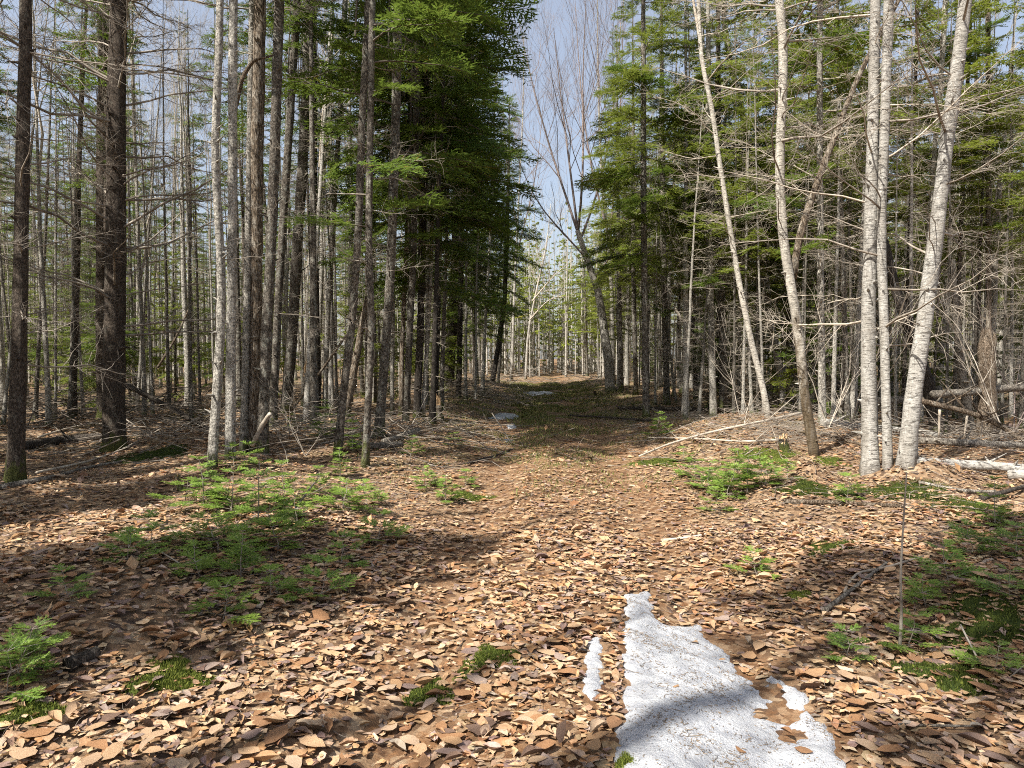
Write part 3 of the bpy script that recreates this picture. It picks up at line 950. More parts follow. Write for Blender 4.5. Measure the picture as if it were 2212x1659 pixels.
# ------------------------------------------------------------------ trees read off the photograph one by one
HERO_XY = []
NH = [0]
HEROES = []
def hero(name, label, pts, w, bark_, top_w=None, height=13., crown=None, crown_z=None, crown_s=1., nbr=0, blen=(.6, 1.2), btwig='twig', bz=(.8, 7.),
         cat='tree', group=None, d=None, flare=.45, side_bias=None, cut=False, rough=.05, sides=12, pit=(-.1, .35), long=False):
    NH[0] += 1
    seed = 1000 + NH[0]
    r = np.random.default_rng(seed)
    b = gp(*pts[0])
    if d is not None:
        b = at(pts[0][0], pts[0][1], d); b[2] = float(H(b[0], b[1]))
    d = b[1]
    HERO_XY.append((b[0], b[1]))
    P = [b - np.array([0, 0, .15]), b]
    ly = r.normal(0, .015)
    for zx, zy in pts[1:]:
        q = at(zx, zy, d); q[1] += ly * (q[2] - b[2]); P.append(q)
    P = np.array(P)
    zt = P[-1][2] - b[2]
    if not cut and zt < height:
        dirn = unit(P[-1] - P[-2])
        dirn = unit(dirn + np.array([0, 0, 1.2]))
        n_ext = 4
        ext = [P[-1] + dirn * (height - zt) * i / n_ext for i in range(1, n_ext + 1)]
        P = np.concatenate([P, ext])
    k = max(18, int(np.linalg.norm(P[-1] - P[0]) / .27))
    P = resample(P, k)
    hgt = P[-1][2] - b[2]
    r0 = w * ZS * d / FPX / 2
    r1 = (top_w if top_w else w * .72) * ZS * d / FPX / 2
    zref = at(pts[-1][0], pts[-1][1], d)[2] - b[2] if len(pts) > 1 else hgt
    z = P[:, 2] - b[2]
    if cut: Rd = np.interp(z, [0, hgt], [r0, r1])
    else: Rd = np.interp(z, [0, max(.5, zref), max(zref + .5, hgt)], [r0, r1, .012])
    root = empty(name, b)
    L = P - b
    ob('trunk', trunk_mesh('trunk', L, Rd, M[bark_], sides, rough * 1.5, seed, flare, True, int(8 + 2.2 * hgt)), root)
    def pos(zz):
        return np.array([np.interp(zz, L[:, 2], L[:, i]) for i in range(3)])
    for i in range(nbr):
        zz = r.uniform(bz[0], min(bz[1], hgt * .95))
        az = r.uniform(0, 2 * math.pi)
        if side_bias is not None and r.random() < .6: az = side_bias + r.normal(0, .6)
        l = r.uniform(*blen)
        p = pos(zz)
        ob('branch', dead_me(r, btwig, long), root, mat4(p, az, r.uniform(*pit), r.uniform(-.6, .6) if long else r.uniform(0, 6.28), l))
    if crown:
        me = crown[r.integers(0, len(crown))]
        if crown_z is None: p, s = np.array([0, 0, 0.]), hgt / 14.5
        else: p, s = pos(crown_z), crown_s
        if crown_z is None:
            # lean the crown with the trunk
            top = L[-1]
            lx, ly2 = math.atan2(top[0], top[2]), math.atan2(top[1], top[2])
            Mx = np.array(Matrix.Translation(Vector((0, 0, 0))) @ Euler((-ly2, lx, 0)).to_matrix().to_4x4() @ Euler((0, 0, r.uniform(0, 6.28))).to_matrix().to_4x4() @ Matrix.Diagonal(Vector((crown_s, crown_s, s, 1))))
        else:
            Mx = mat4(p, r.uniform(0, 6.28), 0, 0, s)
        ob('crown', me, root, Mx)
    tag(root, label, cat, group)
    HEROES.append((root, L, Rd, b, pos))
    return root, L, Rd, b, pos

# ---- left of the trail
hero('spruce_tree', 'dark slim spruce trunk at the far left edge with mossy foot', [(32, 1042), (40, 700), (42, 300), (46, 0)], 31, 'spruce_bark', 24, 14, PT_CROWN, None, 1.0, 34, (.7, 2.0), 'twig', (1.2, 7.5))
hero('spruce_tree', 'thickest trunk in the left stand, a big dark spruce with arching dead limbs', [(247, 972), (246, 700), (249, 516), (252, 250), (256, 0)], 45, 'spruce_bark', 32, 17, PT_EDGE, 7.6, .8, 60, (1.3, 3.2), 'twig', (1.6, 8.6), long=True, flare=.5)
hero('spruce_tree', 'brown spruce trunk standing close against the back of the thickest spruce', [(224, 950), (221, 700), (223, 516), (230, 200), (234, 0)], 24, 'spruce_bark', 22, 15, PT_CROWN, None, 1.0, 26, (.8, 2.2), 'twig', (1.4, 9), d=15.2)
hero('pale_maple', 'wavy pale grey stem on the left end of the four-stem clump', [(457, 1012), (468, 850), (479, 700), (478, 560), (462, 330), (472, 150), (476, 0)], 22, 'grey_bark', 15, 12, PT_BARE, 6.6, .75, 8, (.3, .8), 'twig', (2., 6.5), flare=.25)
hero('pale_maple', 'straight pale stem second from the left in the four-stem clump', [(496, 990), (500, 800), (503, 600), (505, 300), (509, 0)], 23, 'grey_bark', 17, 12, PT_BARE, 6.8, .7, 7, (.3, .8), 'twig', (2.5, 6.5), flare=.3)
hero('pale_maple', 'thin pale stem third from the left in the four-stem clump', [(524, 980), (530, 750), (533, 500), (536, 200), (538, 0)], 15, 'grey_bark', 12, 11, PT_BARE, 6.8, .6, 5, (.3, .7), 'twig', (2.5, 6.5), flare=.3)
hero('shaggy_maple', 'thick stem with shaggy peeling brown bark at the right end of the clump', [(546, 978), (550, 800), (555, 600), (560, 300), (567, 0)], 29, 'shaggy_bark', 24, 13, PT_BARE, 7.0, .8, 6, (.4, .9), 'pale_twig', (3, 6.8), flare=.3, rough=.09)
hero('grey_fir', 'grey trunk leaning right just behind the shaggy stem', [(565, 986), (578, 700), (588, 516), (597, 250), (606, 0)], 24, 'fir_bark', 20, 14, PT_CROWN, None, 1.0, 16, (.4, 1.1), 'twig', (2.2, 8))
hero('dark_fir', 'dark slender fir trunk right of the shaggy stem', [(589, 922), (600, 650), (608, 516), (624, 250), (639, 0)], 18, 'fir_bark', 16, 15, PT_CROWN, None, 1.0, 18, (.5, 1.3), 'dark_twig', (1.5, 9))
hero('grey_fir', 'stout grey fir lit on one side beside the splintered stump', [(618, 892), (634, 700), (647, 516), (664, 250), (676, 0)], 24, 'fir_bark', 19, 15, PT_CROWN, None, 1.05, 20, (.5, 1.4), 'dark_twig', (2, 10))
hero('dark_fir', 'near-black straight fir trunk just right of the splintered stump', [(687, 884), (685, 700), (681, 516), (680, 250), (679, 0)], 13, 'dark_bark', 13, 14, PT_CROWN, None, 1.0, 16, (.5, 1.3), 'dark_twig', (2, 9))
hero('grey_fir', 'thin pale grey fir with a lit foot right of the near-black fir', [(701, 886), (708, 700), (718, 516), (735, 250), (748, 0)], 11, 'grey_bark', 10, 13, PT_CROWN, None, .9, 16, (.4, 1.1), 'dark_twig', (2, 8))
hero('grey_fir', 'lichen-grey trunk leaning right over the sapling clumps', [(727, 992), (742, 850), (760, 700), (772, 516), (781, 250), (794, 0)], 17, 'fir_bark', 16, 14, PT_CROWN, None, 1.05, 16, (.4, 1.2), 'twig', (1.5, 8))
hero('grey_fir', 'slim moss-footed fir closest to the trail on the left side', [(788, 1008), (797, 850), (803, 700), (797, 516), (802, 250), (806, 0)], 15, 'fir_bark', 13, 13, PT_CROWN, None, .9, 18, (.4, 1.2), 'twig', (1.2, 6))
hero('grey_fir', 'fir with a flared pale foot beside the left trail edge', [(817, 946), (826, 850), (838, 700), (848, 516), (858, 250), (864, 0)], 20, 'fir_bark', 18, 15.5, PT_CROWN, None, 1.1, 18, (.5, 1.4), 'dark_twig', (1.5, 7), flare=.9)
hero('grey_fir', 'grey fir just right of the flared-foot fir by the trail', [(876, 912), (884, 750), (892, 600), (900, 300), (905, 0)], 15, 'fir_bark', 14, 15.5, PT_EDGE, None, 1.05, 18, (.5, 1.4), 'dark_twig', (1.5, 7))
hero('dark_fir', 'darkest fir of the trailside row, hung with low green boughs', [(900, 902), (906, 750), (911, 600), (916, 300), (920, 0)], 16, 'dark_bark', 15, 16, PT_EDGE, None, 1.1, 16, (.5, 1.5), 'dark_twig', (1.5, 7))
hero('thin_fir', 'thin grey fir pressed against the darkest trailside fir', [(913, 901), (922, 750), (930, 600), (938, 300)], 9, 'grey_bark', 8, 12, PT_CROWN, None, .9, 14, (.4, 1.0), 'dark_twig', (1.5, 8))
hero('thin_fir', 'thin light trunk with a sunlit side behind the flared-foot fir', [(847, 896), (849, 700), (850, 516)], 9, 'grey_bark', 8, 13, PT_CROWN, None, .9, 12, (.4, 1.0), 'dark_twig', (1.5, 8))
hero('thin_fir', 'yellow-lichened thin trunk between the flared-foot fir and the grey fir', [(866, 898), (868, 750), (874, 600), (880, 450)], 10, 'shaggy_bark', 9, 13, PT_CROWN, None, .9, 12, (.4, 1.0), 'dark_twig', (1.5, 8))
hero('old_cedar', 'shaggy dark old trunk further along the left trail edge', [(968, 842), (972, 760), (978, 680), (984, 560)], 24, 'dark_bark', 20, 14, PT_EDGE, None, 1.2, 24, (.6, 1.8), 'dark_twig', (1, 7), rough=.1, d=32)
hero('dark_fir', 'dark trunk in the far cluster where the left tree line meets the trail', [(1062, 838), (1078, 740), (1090, 650), (1096, 500)], 12, 'dark_bark', 9, 14, PT_EDGE, None, .95, 14, (.6, 1.6), 'dark_twig', (2, 9), d=36)
hero('dark_fir', 'slim straight trunk nearest the trail in the far left cluster', [(1075, 834), (1082, 740), (1088, 650)], 7, 'fir_bark', 6, 11, PT_CROWN, None, .9, 12, (.5, 1.4), 'twig', (2, 8), d=37)
hero('leaning_fir', 'mossy leaning trunk propped in the left stand behind the grey firs', [(745, 905), (765, 800), (785, 690), (795, 640)], 17, 'shaggy_bark', 13, 6, None, None, 1, 6, (.3, .8), 'twig', (1, 4), cut=True)

hero('bough_fir', 'fir with boughs sweeping down over the left trail edge', [(938, 884), (944, 700), (950, 500)], 15, 'dark_bark', 14, 16, PT_EDGE, None, 1.15, 14, (.5, 1.5), 'dark_twig', (1.5, 6), d=23)
hero('bough_fir', 'furthest low-boughed fir reaching out over the trail from the left', [(990, 862), (994, 700), (998, 500)], 13, 'dark_bark', 12, 17, PT_EDGE, None, 1.2, 14, (.5, 1.5), 'dark_twig', (1.5, 6), d=27)
BOUGH = []
for i in range(4):
    g = G(); g.merge(LIVE[i]); BOUGH.append(g.mesh('green_bough', [M['bough_needles'], M['dark_twig']]))
def boughs(owner, n, z0, z1, L, seed, az=0.):
    root, Lp, Rd, b, pos = owner
    r = np.random.default_rng(seed)
    for i in range(n):
        ob('green_bough', BOUGH[r.integers(0, 4)], root, mat4(pos(r.uniform(z0, z1)), az + r.normal(0, .9), r.uniform(-.2, .15), r.normal(0, .25), r.uniform(*L)))
TR = {o: h for o, h in zip([q[0]['label'] for q in HEROES], HEROES)}
boughs(TR['slim moss-footed fir closest to the trail on the left side'], 7, 3.2, 6.5, (.9, 1.6), 61, -.2)
boughs(TR['fir with a flared pale foot beside the left trail edge'], 12, 3.4, 9, (1.2, 2.3), 62, -.3)
boughs(TR['grey fir just right of the flared-foot fir by the trail'], 12, 3.5, 11, (1.4, 2.6), 63, -.4)
boughs(TR['darkest fir of the trailside row, hung with low green boughs'], 14, 3.0, 12, (1.6, 3.0), 64, -.4)
# ---- right of the trail
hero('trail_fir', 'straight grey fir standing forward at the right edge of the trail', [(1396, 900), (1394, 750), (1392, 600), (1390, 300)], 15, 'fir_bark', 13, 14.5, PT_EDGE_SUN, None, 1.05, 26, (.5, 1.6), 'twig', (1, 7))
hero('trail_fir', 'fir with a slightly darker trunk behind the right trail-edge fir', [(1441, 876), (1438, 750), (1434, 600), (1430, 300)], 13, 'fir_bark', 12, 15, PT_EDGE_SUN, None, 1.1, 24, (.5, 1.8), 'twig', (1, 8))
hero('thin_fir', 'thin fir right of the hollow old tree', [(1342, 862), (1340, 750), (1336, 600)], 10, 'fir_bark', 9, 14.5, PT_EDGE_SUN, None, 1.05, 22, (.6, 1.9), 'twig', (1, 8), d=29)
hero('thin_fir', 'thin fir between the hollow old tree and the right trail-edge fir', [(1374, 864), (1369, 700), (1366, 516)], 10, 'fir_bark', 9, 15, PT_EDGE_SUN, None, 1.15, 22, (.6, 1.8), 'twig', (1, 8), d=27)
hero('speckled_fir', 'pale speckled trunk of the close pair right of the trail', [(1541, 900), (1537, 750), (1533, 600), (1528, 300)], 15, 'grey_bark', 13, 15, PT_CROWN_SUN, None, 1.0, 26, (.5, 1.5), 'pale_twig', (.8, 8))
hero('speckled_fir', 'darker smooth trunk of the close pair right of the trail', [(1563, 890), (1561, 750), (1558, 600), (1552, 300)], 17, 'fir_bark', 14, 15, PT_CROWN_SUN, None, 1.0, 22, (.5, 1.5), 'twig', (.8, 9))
hero('leaning_birch', 'slender white stem leaning left, in front of the dark pair', [(1661, 900), (1650, 840), (1624, 743), (1600, 620), (1583, 513), (1558, 358), (1538, 200), (1519, 140), (1513, 0)], 13, 'white_birch_bark', 9, 10, PT_BARE, 6.5, .7, 18, (.8, 2.4), 'pale_twig', (3.0, 8.5), flare=.15, long=True)
hero('leaning_birch', 'pale lichen-spotted stem leaning left beside the crooked birch', [(1695, 888), (1684, 796), (1660, 687), (1644, 532), (1622, 389), (1602, 264), (1571, 140), (1550, 0)], 16, 'birch_bark', 10, 10, PT_BARE, 7., .7, 18, (.8, 2.6), 'pale_twig', (2.6, 8.5), flare=.15, long=True)
ck, cL, cR, cb, cpos = hero('crooked_birch', 'crooked white birch with a dark brown foot and a forked limb', [(1762, 984), (1746, 905), (1733, 827), (1729, 749), (1713, 656), (1692, 547), (1688, 513), (1682, 420), (1680, 311), (1686, 218), (1688, 93), (1675, 0)], 23, 'crooked_birch_bark', 17, 11, PT_BARE, 6.6, .75, 22, (.8, 2.6), 'twig', (2.6, 7.5), flare=.05, long=True)
limb = np.array([at(x, y, cb[1]) - cb for x, y in [(1713, 600), (1718, 520), (1765, 373), (1800, 280), (1821, 202), (1877, 93), (1924, 0), (1965, -90)]])
limb[:, 1] -= np.linspace(0, .5, len(limb))
ob('limb', trunk_mesh('limb', resample(limb, 18), np.linspace(.058, .022, 18), M['shaggy_bark'], 8, .06, 5), ck)
for i in range(14):
    r = np.random.default_rng(5000 + i)
    p = resample(limb, 18)[r.integers(4, 17)]
    ob('branch', dead_me(r, 'pale_twig', True), ck, mat4(p, r.choice([0, math.pi]) + r.normal(0, .7), r.uniform(-.1, .6), r.uniform(-.5, .5), r.uniform(.7, 1.7)))
hero('yellow_birch', 'thickest silver birch trunk, standing in front of its slimmer twin', [(1880, 1016), (1876, 850), (1874, 700), (1878, 516), (1883, 311), (1888, 0)], 35, 'birch_bark', 20, 13, PT_BARE, 6.6, .9, 24, (.5, 2.2), 'pale_twig', (1.4, 7.), flare=.55, sides=16)
hero('yellow_birch', 'slimmer birch trunk rising right against the thickest silver birch', [(1918, 1008), (1914, 850), (1913, 700), (1905, 516), (1913, 311), (1926, 0)], 19, 'birch_bark', 20, 13, PT_BARE, 6.8, .8, 18, (.5, 2.0), 'twig', (1.4, 7.), flare=.3)
hero('yellow_birch', 'thick silver birch leaning right with yellow moss at its foot', [(1957, 1000), (1963, 920), (1974, 827), (1996, 700), (2010, 576), (2021, 516), (2044, 280), (2063, 155), (2082, 0)], 36, 'birch_bark', 25, 13, PT_BARE, 7., .9, 22, (.6, 2.4), 'twig', (1.6, 7.5), flare=.4, sides=16, long=True)
hero('leaning_snag', 'rough dark dead trunk leaning left behind the leaning silver birch', [(2030, 938), (2005, 840), (1978, 749), (1950, 675), (1927, 612), (1905, 520)], 26, 'dark_bark', 20, 7, None, None, 1, 5, (.3, .8), 'dark_twig', (1, 4.5), cut=True, rough=.12, d=14.5)
hero('fungus_snag', 'grey broken-topped trunk bearing three shelf fungi', [(2094, 924), (2078, 800), (2066, 680), (2059, 560)], 18, 'grey_log', 12, 4, None, None, 1, 3, (.2, .5), 'twig', (1, 3.4), cut=True, d=15.2)
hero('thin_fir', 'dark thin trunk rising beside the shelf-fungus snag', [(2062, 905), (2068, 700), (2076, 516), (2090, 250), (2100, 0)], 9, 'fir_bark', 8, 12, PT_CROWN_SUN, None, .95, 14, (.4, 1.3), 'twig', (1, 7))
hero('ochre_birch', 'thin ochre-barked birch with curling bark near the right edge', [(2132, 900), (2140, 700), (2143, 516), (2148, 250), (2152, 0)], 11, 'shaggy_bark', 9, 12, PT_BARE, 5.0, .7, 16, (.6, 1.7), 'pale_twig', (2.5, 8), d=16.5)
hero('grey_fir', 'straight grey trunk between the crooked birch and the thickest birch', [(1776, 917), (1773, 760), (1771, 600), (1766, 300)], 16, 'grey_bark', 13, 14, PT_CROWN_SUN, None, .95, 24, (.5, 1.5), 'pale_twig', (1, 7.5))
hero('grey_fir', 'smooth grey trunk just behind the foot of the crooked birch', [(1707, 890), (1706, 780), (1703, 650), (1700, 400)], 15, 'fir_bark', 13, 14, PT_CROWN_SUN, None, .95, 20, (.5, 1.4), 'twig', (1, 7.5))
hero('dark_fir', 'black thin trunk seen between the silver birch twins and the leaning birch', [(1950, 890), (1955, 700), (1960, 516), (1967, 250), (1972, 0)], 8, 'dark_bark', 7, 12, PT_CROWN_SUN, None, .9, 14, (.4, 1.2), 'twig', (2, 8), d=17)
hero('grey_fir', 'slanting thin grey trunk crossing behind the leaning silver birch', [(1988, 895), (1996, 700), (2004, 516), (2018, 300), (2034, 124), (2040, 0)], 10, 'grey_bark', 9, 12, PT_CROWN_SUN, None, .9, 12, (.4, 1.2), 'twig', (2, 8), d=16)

for lab_, sd in (('straight grey fir standing forward at the right edge of the trail', 71), ('fir with a slightly darker trunk behind the right trail-edge fir', 72), ('pale speckled trunk of the close pair right of the trail', 73),
                 ('straight grey trunk between the crooked birch and the thickest birch', 74), ('smooth grey trunk just behind the foot of the crooked birch', 75), ('dark thin trunk rising beside the shelf-fungus snag', 76)):
    boughs([h for h in HEROES if h[0]['label'] == lab_][0], 10, 3.0, 9, (.8, 1.9), sd, 4.0)

# broken snag with pale wood
def broken_snag(label, base, top, w, bark_, wood_h, name='broken_snag', d=None, seed=1, wood='raw_wood'):
    r = np.random.default_rng(seed)
    b = gp(*base) if d is None else at(base[0], base[1], d)
    b[2] = float(H(b[0], b[1]))
    tp = at(top[0], top[1], b[1]) - b
    HERO_XY.append((b[0], b[1]))
    root = empty(name, b)
    r0 = w * ZS * b[1] / FPX / 2
    k = 12
    P = np.linspace([0, 0, -.15], tp * (1 - wood_h), k); P[:, 0] += .02 * np.sin(np.linspace(0, 5, k))
    ob('trunk', trunk_mesh('trunk', P, np.linspace(r0 * 1.1, r0 * .9, k), M[bark_], 12, .09, seed, .3), root)
    n = 13
    a = np.linspace(0, 2 * math.pi, n, endpoint=False)
    top_c = P[-1]
    g = G()
    Ps, Rs = [], []
    for i in range(n):
        q = r.uniform(.1, .8) * r0
        c = top_c + np.array([math.cos(a[i]) * q, math.sin(a[i]) * q, -.08])
        l = (np.linalg.norm(tp) * wood_h + .08) * r.uniform(.35, 1.0)
        Ps.append([c, c + np.array([r.normal(0, .01), r.normal(0, .01), l * .6]), c + np.array([r.normal(0, .02), r.normal(0, .02), l])])
        Rs.append([r0 * .3, r0 * .22, .003])
    V, T, Q = tubes(np.array(Ps), np.array(Rs), 4); g.add(V, Q=Q)
    ob('splintered_top', g.mesh('splintered_top', [M[wood]], False), root)
    tag(root, label, 'snag')
    return root, b
broken_snag('chest-high splintered stump with raw orange wood in the left stand', (669, 892), (668, 772), 24, 'fir_bark', .28, d=17.5)
broken_snag('thick broken grey snag with pale rotten wood at the right edge', (2127, 938), (2137, 700), 36, 'brown_log', .12, seed=4, d=13.6, wood='brown_log')
broken_snag('short split stump by the left trail edge', (944, 906), (946, 850), 22, 'shaggy_bark', .45, 'split_stump', seed=7)
broken_snag('small cut stub standing beside the left sapling clump', (388, 1060), (387, 1022), 11, 'shaggy_bark', .1, 'cut_stub', seed=9)
broken_snag('black rotten stub in the leaves right of the trail', (1697, 975), (1692, 935), 18, 'dark_bark', .3, 'rotten_stub', seed=12)
broken_snag('dark short stub at the far right trail edge', (1286, 858), (1286, 842), 6, 'dark_bark', .2, 'rotten_stub', seed=13)
# shelf fungi on the snag
fs = [o for o in bpy.data.objects if o.name.startswith('fungus_snag')][0]
fb = np.array(fs.location)
for zx, zy, s in [(2079, 753, .13), (2083, 822, .12), (2068, 664, .09)]:
    p = at(zx, zy, fb[1] - .03) - fb
    n = 9
    a = np.linspace(-1.9, 1.9, n)
    V = [(0, 0, 0), (0, 0, -s * .35)]
    for i in range(n): V.append((math.cos(a[i]) * s, math.sin(a[i]) * s, -s * .12))
    for i in range(n): V.append((math.cos(a[i]) * s * .8, math.sin(a[i]) * s * .8, -s * .32))
    T = [(0, 2 + i, 3 + i) for i in range(n - 1)] + [(1, 2 + n + i + 1, 2 + n + i) for i in range(n - 1)]
    Q = [(2 + i, 2 + n + i, 3 + n + i, 3 + i) for i in range(n - 1)]
    g = G(); g.add(np.array(V), T, Q)
    ob('shelf_fungus', g.mesh('shelf_fungus', [M['fungus']]), fs, mat4(p, -.3))

# the old hollow tree whose bare crown fills the gap in the sky
def hollow_tree():
    b = at(1321, 856, 31.); b[2] = float(H(b[0], b[1]))
    HERO_XY.append((b[0], b[1]))
    d = b[1]
    r = np.random.default_rng(77)
    root = empty('hollow_tree', b)
    path = [b + np.array([0, 0, -.2])] + [at(x, y, d) for x, y in [(1318, 830), (1312, 760), (1302, 690), (1293, 630), (1270, 565), (1247, 498)]]
    P = resample(np.array(path) - b, 22)
    ob('trunk', trunk_mesh('trunk', P, np.interp(np.linspace(0, 1, 22), [0, .5, 1], [.23, .16, .10]), M['grey_bark'], 14, .1, 71, .35), root)
    # dark hollow on the camera side
    st = {}
    stems = [([(1247, 498), (1222, 420), (1190, 330), (1160, 220), (1130, 100), (1120, 40)], .06), ([(1249, 505), (1236, 400), (1222, 290), (1208, 180), (1196, 60)], .06),
             ([(1249, 500), (1258, 420), (1262, 330), (1256, 220), (1262, 80), (1268, -40)], .06), ([(1255, 515), (1285, 440), (1310, 370), (1322, 250), (1340, 100), (1345, -30)], .055),
             ([(1268, 560), (1215, 500), (1170, 455), (1140, 400), (1115, 330)], .045), ([(1285, 600), (1330, 540), (1360, 470), (1380, 380)], .045)]
    for pts, r0 in stems:
        p = np.array([at(x, y, d + r.normal(0, .4)) for x, y in pts]) - b
        p[0] = np.array([at(*pts[0], d)]) - b
        grow(st, resample(p, 9), r0, .012, 3, r, 1.15, .55)
    ob('crown', flush(st).mesh('crown', [M['red_twig']]), root)
    hol = at(1304, 700, d - .17) - b
    n = 12
    a = np.linspace(0, 2 * math.pi, n, endpoint=False)
    V = [(0, .12, 0)] + [(math.cos(q) * .07, .0 + .03 * math.sin(3 * q), math.sin(q) * .25) for q in a]
    T = [(0, 1 + i, 1 + (i + 1) % n) for i in range(n)]
    g = G(); g.add(np.array(V), T)
    ob('hollow', g.mesh('hollow', [M['dark_bark']]), root, mat4(hol))
    tag(root, 'old leaning tree with a hollow trunk and wide bare crown by the trail', 'tree')
hollow_tree()
def gap_tree(label, base, d, stems, seed, mat='red_twig', bark_='grey_bark', r0=.07):
    b = at(base[0], base[1], d); b[2] = float(H(b[0], b[1]))
    HERO_XY.append((b[0], b[1]))
    r = np.random.default_rng(seed)
    root = empty('bare_birch', b)
    st = {}
    first = True
    for pts in stems:
        p = np.array([at(x, y, d + r.normal(0, .3)) for x, y in pts]) - b
        if first:
            pp = resample(np.concatenate([[[0, 0, -.2]], p]), 18)
            ob('trunk', trunk_mesh('trunk', pp, np.linspace(r0 * 1.3, .02, 18), M[bark_], 8, .05, seed, .3), root)
            first = False
            p = pp[7:]
        grow(st, resample(p, 8), r0 * .7, .01, 3, r, 1.15, .6)
    ob('crown', flush(st).mesh('crown', [M[mat]]), root)
    tag(root, label, 'tree')
gap_tree('bare tree whose fine twigs top out against the sky left of the gap', (1105, 832), 44, [[(1112, 600), (1122, 400), (1130, 250), (1132, 70)], [(1118, 500), (1090, 330), (1085, 150)], [(1116, 550), (1160, 380), (1175, 200)]], 901)
gap_tree('bare tree with many upright twigs on the right side of the sky gap', (1325, 840), 38, [[(1322, 600), (1300, 400), (1292, 200), (1290, -60)], [(1318, 520), (1270, 350), (1250, 150), (1240, -40)], [(1318, 500), (1340, 300), (1345, 60), (1350, -80)]], 902, 'red_twig', 'grey_bark', .09)
gap_tree('pale grey bare tree with drooping twigs at the far end of the trail', (1135, 834), 50, [[(1140, 720), (1160, 620), (1180, 540), (1190, 440)], [(1150, 650), (1200, 590), (1240, 560)], [(1145, 690), (1190, 640), (1230, 640)]], 903, 'pale_twig', 'grey_bark', .08)
def pick(r, L):
    return L[r.integers(0, len(L))]
